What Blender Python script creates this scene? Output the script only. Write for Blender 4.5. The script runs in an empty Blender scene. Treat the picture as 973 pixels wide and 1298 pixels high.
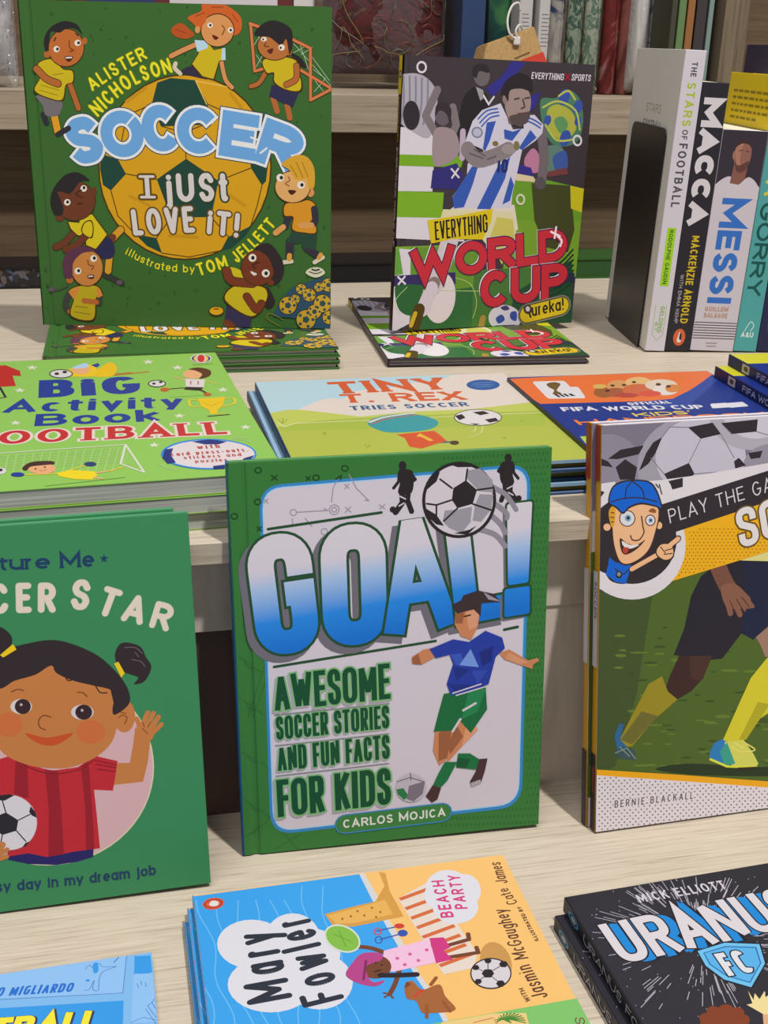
import bpy, bmesh, math, random
from mathutils import Vector, Matrix
from mathutils.geometry import delaunay_2d_cdt

S = bpy.context.scene
COL = S.collection

# ------------------------------------------------------------------ camera
F_PX, IMG_W, IMG_H = 1505.95, 973.0, 1298.0
PITCH, ROLL, YAW, CAM_Z = 0.37837, -0.025275, 0.226903, 0.470547
_f = Vector((math.sin(YAW) * math.cos(PITCH), math.cos(YAW) * math.cos(PITCH), -math.sin(PITCH)))
_r0 = Vector((math.cos(YAW), -math.sin(YAW), 0))
_d0 = _f.cross(_r0)
CR = math.cos(ROLL) * _r0 + math.sin(ROLL) * _d0
CD = -math.sin(ROLL) * _r0 + math.cos(ROLL) * _d0
CF = _f
CPOS = Vector((0, 0, CAM_Z))
cam_data = bpy.data.cameras.new('camera')
cam = bpy.data.objects.new('camera', cam_data)
COL.objects.link(cam)
cam_data.sensor_fit = 'VERTICAL'
cam_data.sensor_height = 36.0
cam_data.lens = F_PX * 36.0 / IMG_H
cam_data.clip_start = 0.02
m3 = Matrix((CR, -CD, -CF)).transposed()
cam.matrix_world = Matrix.Translation(CPOS) @ m3.to_4x4()
cam['kind'] = 'helper'
S.camera = cam

# ------------------------------------------------------------------ light
world = bpy.data.worlds.new('world')
S.world = world
world.use_nodes = True
bg = world.node_tree.nodes['Background']
bg.inputs[0].default_value = (1.0, 0.99, 1.0, 1)
bg.inputs[1].default_value = 0.30

def area_lamp(name, loc, target, size, power, colour, shape='DISK', size_y=None):
    l = bpy.data.lights.new(name, 'AREA')
    l.shape = shape; l.size = size; l.energy = power; l.color = colour
    if size_y: l.size_y = size_y
    o = bpy.data.objects.new(name, l); COL.objects.link(o)
    o.location = loc
    o.rotation_euler = (Vector(target) - Vector(loc)).to_track_quat('-Z', 'Y').to_euler()
    o['kind'] = 'helper'
    return o
area_lamp('ceiling_spot', (0.80, -0.45, 3.05), (0.3, 0.8, 0.1), 0.16, 100, (1.0, 0.965, 0.93))
area_lamp('fill_lamp', (-0.5, 0.1, 3.0), (0.2, 0.9, 0.1), 1.2, 38, (1.0, 0.98, 0.98), 'RECTANGLE', 0.6)  # unseen fill lamp, added to lift the shadows

S.view_settings.view_transform = 'Standard'
S.view_settings.look = 'None'
S.view_settings.exposure = 0.0
S.view_settings.gamma = 1.0
S.view_settings.use_curve_mapping = False

# ------------------------------------------------------------------ materials
def lin(c):
    out = []
    for v in c:
        v /= 255.0
        out.append(v / 12.92 if v <= 0.04045 else ((v + 0.055) / 1.055) ** 2.4)
    return out
_mats = {}
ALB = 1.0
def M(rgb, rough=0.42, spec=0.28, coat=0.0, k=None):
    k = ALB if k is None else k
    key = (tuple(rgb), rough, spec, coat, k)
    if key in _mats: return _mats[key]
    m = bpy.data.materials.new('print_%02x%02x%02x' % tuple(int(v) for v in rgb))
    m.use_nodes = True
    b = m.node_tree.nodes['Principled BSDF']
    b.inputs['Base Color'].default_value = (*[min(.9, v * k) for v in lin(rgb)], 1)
    b.inputs['Roughness'].default_value = rough
    b.inputs['Specular IOR Level'].default_value = spec
    b.inputs['Coat Weight'].default_value = coat
    _mats[key] = m
    return m

def node_mat(name):
    m = bpy.data.materials.new(name); m.use_nodes = True
    nt = m.node_tree
    return m, nt, nt.nodes['Principled BSDF'], nt.nodes.new, nt.links.new

def ramp(nt, stops):
    r = nt.nodes.new('ShaderNodeValToRGB')
    e = r.color_ramp.elements
    while len(e) < len(stops): e.new(0.5)
    for q, (p, c) in zip(e, stops):
        q.position = p; q.color = (*lin(c), 1)
    return r

def wood(name, light, mid, dark, scale=(2.2, 55, 55), rough=0.55):
    m, nt, b, N, L = node_mat(name)
    tc = N('ShaderNodeTexCoord'); mp = N('ShaderNodeMapping')
    mp.inputs['Scale'].default_value = scale
    L(tc.outputs['Object'], mp.inputs['Vector'])
    n1 = N('ShaderNodeTexNoise'); n1.inputs['Scale'].default_value = 1.6
    n1.inputs['Detail'].default_value = 5; n1.inputs['Roughness'].default_value = 0.62
    n1.inputs['Distortion'].default_value = 0.6
    L(mp.outputs[0], n1.inputs['Vector'])
    mp2 = N('ShaderNodeMapping'); mp2.inputs['Scale'].default_value = (scale[0] * 3, scale[1] * 5, scale[2] * 5)
    L(tc.outputs['Object'], mp2.inputs['Vector'])
    n2 = N('ShaderNodeTexNoise'); n2.inputs['Scale'].default_value = 1.2; n2.inputs['Detail'].default_value = 3
    L(mp2.outputs[0], n2.inputs['Vector'])
    mx = N('ShaderNodeMath'); mx.operation = 'MULTIPLY_ADD'
    mx.inputs[1].default_value = 0.35; L(n2.outputs['Fac'], mx.inputs[0])
    sc = N('ShaderNodeMath'); sc.operation = 'MULTIPLY'; sc.inputs[1].default_value = 0.65
    L(n1.outputs['Fac'], sc.inputs[0]); L(sc.outputs[0], mx.inputs[2])
    r = ramp(nt, [(0.36, dark), (0.47, mid), (0.62, light)])
    L(mx.outputs[0], r.inputs[0]); L(r.outputs[0], b.inputs['Base Color'])
    bp = N('ShaderNodeBump'); bp.inputs['Strength'].default_value = 0.08; bp.inputs['Distance'].default_value = 0.001
    L(mx.outputs[0], bp.inputs['Height']); L(bp.outputs[0], b.inputs['Normal'])
    b.inputs['Roughness'].default_value = rough
    b.inputs['Specular IOR Level'].default_value = 0.25
    return m

def pages_mat(name, a, c, axis=2, freq=1500.0):
    m, nt, b, N, L = node_mat(name)
    tc = N('ShaderNodeTexCoord'); mp = N('ShaderNodeMapping')
    s = [6, 6, 6]; s[axis] = freq
    mp.inputs['Scale'].default_value = s
    L(tc.outputs['Object'], mp.inputs['Vector'])
    n1 = N('ShaderNodeTexNoise'); n1.inputs['Scale'].default_value = 1; n1.inputs['Detail'].default_value = 2
    L(mp.outputs[0], n1.inputs['Vector'])
    r = ramp(nt, [(0.35, c), (0.65, a)])
    L(n1.outputs['Fac'], r.inputs[0]); L(r.outputs[0], b.inputs['Base Color'])
    b.inputs['Roughness'].default_value = 0.8
    b.inputs['Specular IOR Level'].default_value = 0.1
    return m
PAGES = pages_mat('page_edges', (226, 220, 208), (190, 182, 170))
PAGES_GREY = pages_mat('grey_page_edges', (186, 188, 182), (150, 152, 146), freq=900)
PAGES_CREAM = pages_mat('cream_page_edges', (232, 224, 200), (205, 196, 172), axis=0)

# ------------------------------------------------------------------ object helpers
def mesh_obj(name, bm, mats, parent=None, smooth=False):
    me = bpy.data.meshes.new(name)
    bm.normal_update(); bm.to_mesh(me); bm.free()
    if not isinstance(mats, (list, tuple)): mats = [mats]
    for m in mats: me.materials.append(m)
    if smooth:
        for p in me.polygons: p.use_smooth = True
    o = bpy.data.objects.new(name, me); COL.objects.link(o)
    if parent: o.parent = parent
    return o
def tag(o, label, cat, group=None):
    o['label'] = label; o['category'] = cat
    if group: o['group'] = group
    return o
def struct(o):
    o['kind'] = 'structure'; return o
def box(bm, x0, x1, y0, y1, z0, z1, bev=0.0, seg=1, mi=0):
    r = bmesh.ops.create_cube(bm, size=1.0)
    vs = r['verts']
    for v in vs:
        v.co = Vector((x0 if v.co.x < 0 else x1, y0 if v.co.y < 0 else y1, z0 if v.co.z < 0 else z1))
    fs = set(f for v in vs for f in v.link_faces)
    for f in fs: f.material_index = mi
    if bev > 0:
        es = list(set(e for v in vs for e in v.link_edges))
        rr = bmesh.ops.bevel(bm, geom=es, offset=bev, segments=seg, profile=0.5, affect='EDGES')
        for f in rr['faces']: f.material_index = mi
    return vs
def boxobj(name, dims, mat, parent=None, bev=0.0, seg=1):
    bm = bmesh.new(); box(bm, *dims, bev=bev, seg=seg)
    return mesh_obj(name, bm, mat, parent)
def empty(name, mw):
    o = bpy.data.objects.new(name, None); COL.objects.link(o)
    o.empty_display_size = 0.03
    o.matrix_world = mw
    return o
def frame(O, U, V):
    N = U.cross(V).normalized()
    m = Matrix((U.normalized(), V.normalized(), N)).transposed().to_4x4()
    return Matrix.Translation(O) @ m
def tube(bm, pts, r, n=8, closed=False):
    pts = [Vector(p) for p in pts]; rings = []
    k = len(pts)
    for i, p in enumerate(pts):
        a = pts[i - 1] if (i > 0 or closed) else p
        b = pts[(i + 1) % k] if (i < k - 1 or closed) else p
        t = (b - a).normalized()
        x = t.orthogonal().normalized() if i == 0 else (x - t * x.dot(t)).normalized()
        y = t.cross(x)
        rr = r[i] if isinstance(r, (list, tuple)) else r
        rings.append([bm.verts.new(p + (x * math.cos(2 * math.pi * j / n) + y * math.sin(2 * math.pi * j / n)) * rr) for j in range(n)])
    for i in range(k if closed else k - 1):
        A, B = rings[i], rings[(i + 1) % k]
        for j in range(n):
            bm.faces.new((A[j], A[(j + 1) % n], B[(j + 1) % n], B[j]))
    if not closed:
        bm.faces.new(rings[0][::-1]); bm.faces.new(rings[-1])
def extrude_profile(bm, prof, y0, y1, mi=0):
    """closed profile of (x, z) swept along y"""
    a = [bm.verts.new((x, y0, z)) for x, z in prof]
    b = [bm.verts.new((x, y1, z)) for x, z in prof]
    n = len(prof)
    for i in range(n):
        bm.faces.new((a[i], a[(i + 1) % n], b[(i + 1) % n], b[i])).material_index = mi
    bm.faces.new(a[::-1]).material_index = mi; bm.faces.new(b).material_index = mi
    bmesh.ops.recalc_face_normals(bm, faces=bm.faces[:])

def dup(root, mw=None, label=None, group=None, art=False, loc_shift=None):
    r = root.copy(); COL.objects.link(r)
    if mw is not None: r.matrix_world = mw
    if label: r['label'] = label
    if group: r['group'] = group
    for ch in list(root.children):
        c = ch.copy(); COL.objects.link(c); c.parent = r
        if art:
            for g in list(ch.children):
                d = g.copy(); COL.objects.link(d); d.parent = c
    return r

# ------------------------------------------------------------------ pixel -> place helpers
def ray(px, py):
    return CR * ((px - IMG_W / 2) / F_PX) + CD * ((py - IMG_H / 2) / F_PX) + CF
def on_z(px, py, z):
    d = ray(px, py); return CPOS + d * ((z - CAM_Z) / d.z)
def on_y(px, py, y):
    d = ray(px, py); return CPOS + d * (y / d.y)
def homography(src, dst):
    """3x3 mapping four src points to four dst points"""
    import numpy as np
    A, B = [], []
    for (x, y), (u, v) in zip(src, dst):
        A.append([x, y, 1, 0, 0, 0, -u * x, -u * y]); B.append(u)
        A.append([0, 0, 0, x, y, 1, -v * x, -v * y]); B.append(v)
    h = np.linalg.solve(np.array(A, float), np.array(B, float))
    return list(h) + [1.0]

class Book:
    """root object, local frame: x along the cover width, y along its height, z out of the cover; measured from photo pixels by .uv()"""
    def __init__(self, root, w, h, t, corners=None):
        self.root, self.w, self.h, self.t = root, w, h, t
        self.layer = {}; self.alb = ALB
        self.parts = {}
        self.mw = root.matrix_world.copy()
        self.H = homography(corners, [(0, h), (w, h), (w, 0), (0, 0)]) if corners else None
        self.inv = self.mw.inverted()
    def uv(self, px, py):
        if self.H:
            H = self.H; d = H[6] * px + H[7] * py + H[8]
            return ((H[0] * px + H[1] * py + H[2]) / d, (H[3] * px + H[4] * py + H[5]) / d)
        o = self.inv @ CPOS; d = self.inv.to_3x3() @ ray(px, py)
        p = o + d * (-o.z / d.z)
        return (p.x, p.y)

def hardcover(name, label, cat, group, mw, w, h, t, cover, spine=None, back=None, pages=PAGES, corners=None, board=0.0022, groove=True, wrap=0.0):
    root = empty(name, mw); tag(root, label, cat, group)
    spine = spine or cover; back = back or cover
    bk = Book(root, w, h, t, corners)
    b = board
    bm = bmesh.new()
    if groove:
        prof = [(0, 0), (.0052, 0), (.0064, -.0008), (.0082, -.0011), (.0100, -.0008), (.0112, 0), (w - .0006, 0), (w, -.0006), (w, -b), (0, -b)]
    else:
        prof = [(0, 0), (w - .0005, 0), (w, -.0005), (w, -b), (0, -b)]
    extrude_profile(bm, prof, 0, h)
    bk.parts['front'] = mesh_obj('front_cover', bm, M(cover), root)
    bm = bmesh.new(); box(bm, 0, w, 0, h, -t, -t + b, bev=.0005)
    bk.parts['back'] = mesh_obj('back_cover', bm, M(back), root)
    bm = bmesh.new(); n = 8; bul = .0003
    outer = [(-bul * math.sin(math.pi * i / n), -t * i / n) for i in range(n + 1)]
    inner = [(.0012, -t), (.0012, 0)]
    extrude_profile(bm, outer + inner, 0, h)
    bk.parts['spine'] = mesh_obj('spine', bm, M(spine), root)
    bm = bmesh.new(); box(bm, .0016, w - .0032, .0030, h - .0030, -t + b, -b)
    bk.parts['pages'] = mesh_obj('page_block', bm, pages, root)
    return bk

def paperback(name, label, cat, group, mw, w, h, t, cover, spine=None, back=None, pages=PAGES, corners=None):
    root = empty(name, mw); tag(root, label, cat, group)
    spine = spine or cover; back = back or cover
    bk = Book(root, w, h, t, corners)
    b = .0005
    bm = bmesh.new(); box(bm, 0, w, 0, h, -b, 0)
    bk.parts['front'] = mesh_obj('front_cover', bm, M(cover), root)
    bm = bmesh.new(); box(bm, 0, w, 0, h, -t, -t + b)
    bk.parts['back'] = mesh_obj('back_cover', bm, M(back), root)
    bm = bmesh.new(); box(bm, -.0005, .0003, 0, h, -t, 0)
    bk.parts['spine'] = mesh_obj('spine', bm, M(spine), root)
    bm = bmesh.new(); box(bm, .0003, w - .0004, .0004, h - .0004, -t + b, -b)
    bk.parts['pages'] = mesh_obj('page_block', bm, pages, root)
    return bk

# ------------------------------------------------------------------ lettering: stroke skeletons
def arc(cx, cy, rx, ry, a0, a1, sq=2.0, n=12):
    out = []; n = max(4, int(abs(a1 - a0) / 12))
    for i in range(n + 1):
        a = math.radians(a0 + (a1 - a0) * i / n); c, s = math.cos(a), math.sin(a)
        out.append((cx + rx * math.copysign(abs(c) ** (2 / sq), c), cy + ry * math.copysign(abs(s) ** (2 / sq), s)))
    return out
def spline(pts, closed=False, n=5):
    k = len(pts); out = []
    rng = range(k) if closed else range(k - 1)
    for i in rng:
        if closed: p0, p1, p2, p3 = pts[i - 1], pts[i], pts[(i + 1) % k], pts[(i + 2) % k]
        else: p0, p1, p2, p3 = pts[max(i - 1, 0)], pts[i], pts[i + 1], pts[min(i + 2, k - 1)]
        for j in range(n):
            t = j / n
            out.append(tuple(.5 * (2 * b + (c - a) * t + (2 * a - 5 * b + 4 * c - d) * t * t + (3 * b - a - 3 * c + d) * t ** 3)
                             for a, b, c, d in zip(p0, p1, p2, p3)))
    if not closed: out.append(tuple(pts[-1]))
    return out
_gl = {}
def glyphs(sq):
    if sq in _gl: return _gl[sq]
    A = lambda *a: arc(*a, sq=sq)
    sS = spline([(.95, .80), (.74, .97), (.5, 1), (.22, .95), (.04, .76), (.2, .57), (.5, .5), (.8, .42), (.97, .24), (.78, .04), (.5, 0), (.24, .03), (.03, .2)])
    if sq > 3:
        sS = A(.5, .76, .5, .24, 0, 180)[2:] + A(.5, .74, .5, .24, 180, 270)[3:] + A(.5, .26, .5, .24, 90, 0)[:-2] + A(.5, .24, .5, .24, 0, -180)
        sS = [p for p in sS]
    blk = sq > 3                                   # block letters: straight sides, rounded shoulders
    R_ = .22
    P = [(0, 0), (0, 1), (.5, 1)] + A(.5, .74, .5, .26, 90, -90)[1:-1] + [(.5, .48), (0, .48)]
    x = .70
    bowl = A(.5, x / 2, .5, x / 2, 0, 360)
    g = {
     'A': (.95, [[(0, 0), (.5, 1), (1, 0)], [(.2, .3), (.8, .3)]]),
     'B': (.84, [[(0, 0), (0, 1), (.5, 1)] + A(.5, .765, .43, .235, 90, -90)[1:-1] + [(.5, .53), (0, .53)], [(.5, .53)] + A(.5, .265, .5, .265, 90, -90)[1:-1] + [(.5, 0), (0, 0)]]),
     'C': (.86, [A(.5, .5, .5, .5, 40, 320)]),
     'D': (.92, [[(0, 0), (0, 1), (.42, 1)] + A(.42, .5, .58, .5, 90, -90)[1:-1] + [(.42, 0), (0, 0)]]),
     'E': (.74, [[(1, 1), (0, 1), (0, 0), (1, 0)], [(0, .52), (.86, .52)]]),
     'F': (.70, [[(1, 1), (0, 1), (0, 0)], [(0, .5), (.84, .5)]]),
     'G': (.92, [A(.5, .5, .5, .5, 45, 335) + [(1, .46), (.56, .46)]]),
     'H': (.90, [[(0, 0), (0, 1)], [(1, 0), (1, 1)], [(0, .5), (1, .5)]]),
     'I': (.26, [[(.5, 0), (.5, 1)]]),
     'J': (.62, [[(1, 1), (1, .3)] + A(.5, .3, .5, .3, 0, -175)[1:]]),
     'K': (.88, [[(0, 0), (0, 1)], [(1, 1), (0, .38)], [(.36, .6), (1, 0)]]),
     'L': (.68, [[(0, 1), (0, 0), (1, 0)]]),
     'M': (1.12, [[(0, 0), (0, 1), (.5, .22), (1, 1), (1, 0)]]),
     'N': (.94, [[(0, 0), (0, 1), (1, 0), (1, 1)]]),
     'O': (.96, [A(.5, .5, .5, .5, 0, 360)]),
     'P': (.80, [P]),
     'Q': (.96, [A(.5, .5, .5, .5, 0, 360), [(.6, .25), (1, -.05)]]),
     'R': (.86, [P, [(.5, .48), (1, 0)]]),
     'S': (.78, [sS]),
     'T': (.80, [[(0, 1), (1, 1)], [(.5, 1), (.5, 0)]]),
     'U': (.88, [[(0, 1), (0, .36)] + A(.5, .36, .5, .36, 180, 360)[1:-1] + [(1, .36), (1, 1)]]),
     'V': (.92, [[(0, 1), (.5, 0), (1, 1)]]),
     'W': (1.3, [[(0, 1), (.25, 0), (.5, .85), (.75, 0), (1, 1)]]),
     'X': (.88, [[(0, 0), (1, 1)], [(0, 1), (1, 0)]]),
     'Y': (.88, [[(0, 1), (.5, .45), (1, 1)], [(.5, .45), (.5, 0)]]),
     'Z': (.80, [[(0, 1), (1, 1), (0, 0), (1, 0)]]),
     'a': (.68, [bowl, [(1, x), (1, 0)]]),
     'b': (.68, [bowl, [(0, 1), (0, 0)]]),
     'c': (.60, [A(.5, x / 2, .5, x / 2, 48, 312)]),
     'd': (.68, [bowl, [(1, 1), (1, 0)]]),
     'e': (.66, [[(.03, x * .5), (.97, x * .5)] + A(.5, x / 2, .5, x / 2, 5, 315)]),
     'f': (.44, [[(.4, 0), (.4, .8)] + A(.75, .8, .35, .2, 180, 70)[1:], [(0, x), (.9, x)]]),
     'g': (.68, [bowl, [(1, x), (1, -.1)] + A(.5, -.1, .5, .22, 0, -150)[1:]]),
     'h': (.64, [[(0, 0), (0, 1)], [(0, .42)] + A(.5, .42, .5, x - .42, 180, 0)[1:-1] + [(1, .42), (1, 0)]]),
     'i': (.24, [[(.5, 0), (.5, x)], [(.5, .95), (.5, .96)]]),
     'j': (.34, [[(.9, x), (.9, -.1)] + A(.4, -.1, .5, .2, 0, -120)[1:], [(.9, .95), (.9, .96)]]),
     'k': (.62, [[(0, 0), (0, 1)], [(1, x), (0, .28)], [(.35, .44), (1, 0)]]),
     'l': (.22, [[(.5, 0), (.5, 1)]]),
     'm': (1.0, [[(0, 0), (0, x)], [(0, .42)] + A(.25, .42, .25, x - .42, 180, 0)[1:-1] + [(.5, .42), (.5, 0)], [(.5, .42)] + A(.75, .42, .25, x - .42, 180, 0)[1:-1] + [(1, .42), (1, 0)]]),
     'n': (.64, [[(0, 0), (0, x)], [(0, .42)] + A(.5, .42, .5, x - .42, 180, 0)[1:-1] + [(1, .42), (1, 0)]]),
     'o': (.70, [bowl]),
     'p': (.68, [bowl, [(0, x), (0, -.3)]]),
     'r': (.40, [[(0, 0), (0, x)], [(0, .42)] + A(.5, .42, .5, x - .42, 180, 60)[1:]]),
     's': (.58, [[(px, py * x) for px, py in spline([(.95, .80), (.74, .97), (.5, 1), (.22, .95), (.04, .76), (.2, .57), (.5, .5), (.8, .42), (.97, .24), (.78, .04), (.5, 0), (.24, .03), (.03, .2)])]]),
     't': (.46, [[(.45, .98), (.45, .2)] + A(.75, .2, .3, .2, 180, 300)[1:], [(0, x), (.95, x)]]),
     'u': (.64, [[(0, x), (0, .28)] + A(.5, .28, .5, .28, 180, 360)[1:-1] + [(1, .28), (1, x)], [(1, x), (1, 0)]]),
     'v': (.64, [[(0, x), (.5, 0), (1, x)]]),
     'w': (.92, [[(0, x), (.25, 0), (.5, x * .9), (.75, 0), (1, x)]]),
     'y': (.66, [[(0, x), (.5, .02)], [(1, x), (.3, -.3)]]),
     'z': (.60, [[(0, x), (1, x), (0, 0), (1, 0)]]),
     '1': (.36, [[(0, .78), (.6, 1), (.6, 0)]]),
     '0': (.80, [A(.5, .5, .5, .5, 0, 360)]),
     '2': (.78, [A(.5, .72, .5, .28, 170, -20) + [(0, 0), (1, 0)]]),
     '6': (.80, [A(.5, .3, .5, .3, 0, 360), [(.0, .3)] + A(.6, .3, .6, .7, 180, 70)[1:]]),
     '!': (.24, [[(.5, 1), (.5, .34)], [(.5, .0), (.5, .02)]]),
     "'": (.2, [[(.5, 1), (.5, .75)]]),
     '.': (.2, [[(.5, 0), (.5, .02)]]),
     ',': (.2, [[(.5, .02), (.3, -.12)]]),
     '-': (.5, [[(0, .36), (1, .36)]]),
     '&': (.85, [[(1, 0), (.25, .7)] + A(.5, .78, .25, .22, 200, -20)[1:] + [(.1, .35)] + A(.45, .25, .4, .25, 170, 330)[1:] + [(1, .4)]]),
     ' ': (.38, []),
    }
    if blk:
        q = lambda cx, cy, a0, a1, ry=R_: arc(cx, cy, .5, ry, a0, a1, sq=2.3)
        ring = q(.5, 1 - R_, 0, 180) + q(.5, R_, 180, 360)
        g['O'] = (.92, [ring + [ring[0]]]); g['Q'] = (.92, [ring + [ring[0]], [(.6, .25), (1, -.05)]])
        g['0'] = g['O']
        g['C'] = (.86, [[(1, .66)] + q(.5, 1 - R_, 0, 180) + q(.5, R_, 180, 360) + [(1, .34)]])
        g['G'] = (.92, [[(1, .68)] + q(.5, 1 - R_, 0, 180) + q(.5, R_, 180, 360) + [(1, .5), (.55, .5)]])
        g['U'] = (.88, [[(0, 1)] + q(.5, R_, 180, 360) + [(1, 1)]])
        g['D'] = (.88, [[(0, 0), (0, 1), (.5, 1)] + q(.5, 1 - R_, 90, 0)[1:] + q(.5, R_, 0, -90) + [(0, 0)]])
        g['S'] = (.82, [[(1, .68)] + q(.5, 1 - .2, 0, 180, .2) + [(0, .72)] + [(.12, .6), (.88, .42)] + [(1, .3)] + q(.5, .2, 0, -180, .2) + [(0, .32)]])
        g['J'] = (.66, [[(1, 1)] + q(.5, R_, 0, -180)])
    _gl[sq] = g
    return g

def thick(pts, t, cap='flat'):
    """polyline -> overlapping convex pieces"""
    r = t / 2; out = []
    q = [pts[0]]
    for p in pts[1:]:
        if math.hypot(p[0] - q[-1][0], p[1] - q[-1][1]) > t * 1e-3: q.append(p)
    if len(q) == 1 or sum(math.dist(a, b) for a, b in zip(q, q[1:])) < t * .3:
        return [[(q[0][0] + r * math.cos(i * math.pi / 6), q[0][1] + r * math.sin(i * math.pi / 6)) for i in range(12)]]
    closed = len(q) > 3 and math.hypot(q[0][0] - q[-1][0], q[0][1] - q[-1][1]) < t * .05
    if closed: q[-1] = q[0]
    n = len(q) - 1
    segs = []
    for i in range(n):
        (x0, y0), (x1, y1) = q[i], q[i + 1]
        L = math.hypot(x1 - x0, y1 - y0); dx, dy = (x1 - x0) / L, (y1 - y0) / L
        segs.append((dx, dy))
        out.append([(x0 - dy * -r, y0 + dx * -r), (x1 - dy * -r, y1 + dx * -r), (x1 - dy * r, y1 + dx * r), (x0 - dy * r, y0 + dx * r)])
    if cap == 'round':
        for i, p in enumerate(q):
            if 0 < i < n:
                a, b = segs[i - 1], segs[i]
                if a[0] * b[0] + a[1] * b[1] > .995: continue
            out.append([(p[0] + r * math.cos(k * math.pi / 7), p[1] + r * math.sin(k * math.pi / 7)) for k in range(14)])
        return out
    for i in range(0 if closed else 1, n):
        a, b = segs[i - 1], segs[i]
        p = q[i]; cr = a[0] * b[1] - a[1] * b[0]; dt = a[0] * b[0] + a[1] * b[1]
        if abs(cr) < 1e-4 and dt > 0: continue
        s = -1 if cr > 0 else 1
        o1 = (p[0] - a[1] * r * s, p[1] + a[0] * r * s); o2 = (p[0] - b[1] * r * s, p[1] + b[0] * r * s)
        if 1 + dt > .12:
            mx, my = -(a[1] + b[1]) * s, (a[0] + b[0]) * s
            k = r / (1 + dt)
            out.append([p, o1, (p[0] + mx * k, p[1] + my * k), o2])
        else: out.append([p, o1, o2])
    return out

def union_tris(polys):
    """plane union of simple polygons (metres) -> vertices, triangles"""
    vs, fs = [], []
    for p in polys:
        if len(p) < 3: continue
        ar = sum(p[i - 1][0] * p[i][1] - p[i][0] * p[i - 1][1] for i in range(len(p)))
        if abs(ar) < 1e-12: continue
        if ar < 0: p = p[::-1]
        base = len(vs)
        vs += [Vector((x * 1000, y * 1000)) for x, y in p]
        fs.append(list(range(base, base + len(p))))
    if not fs: return [], []
    ov, oe, of, _, _, ofo = delaunay_2d_cdt(vs, [], fs, 0, 1e-4, True)
    V = [(v.x / 1000, v.y / 1000) for v in ov]
    T = []
    for f, src in zip(of, ofo):
        if not src: continue
        a = 0
        for i in range(len(f)):
            (x0, y0), (x1, y1) = V[f[i]], V[f[(i + 1) % len(f)]]
            a += x0 * y1 - x1 * y0
        if abs(a) < 1e-13: continue
        T.append(f if a > 0 else f[::-1])
    return V, T

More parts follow.
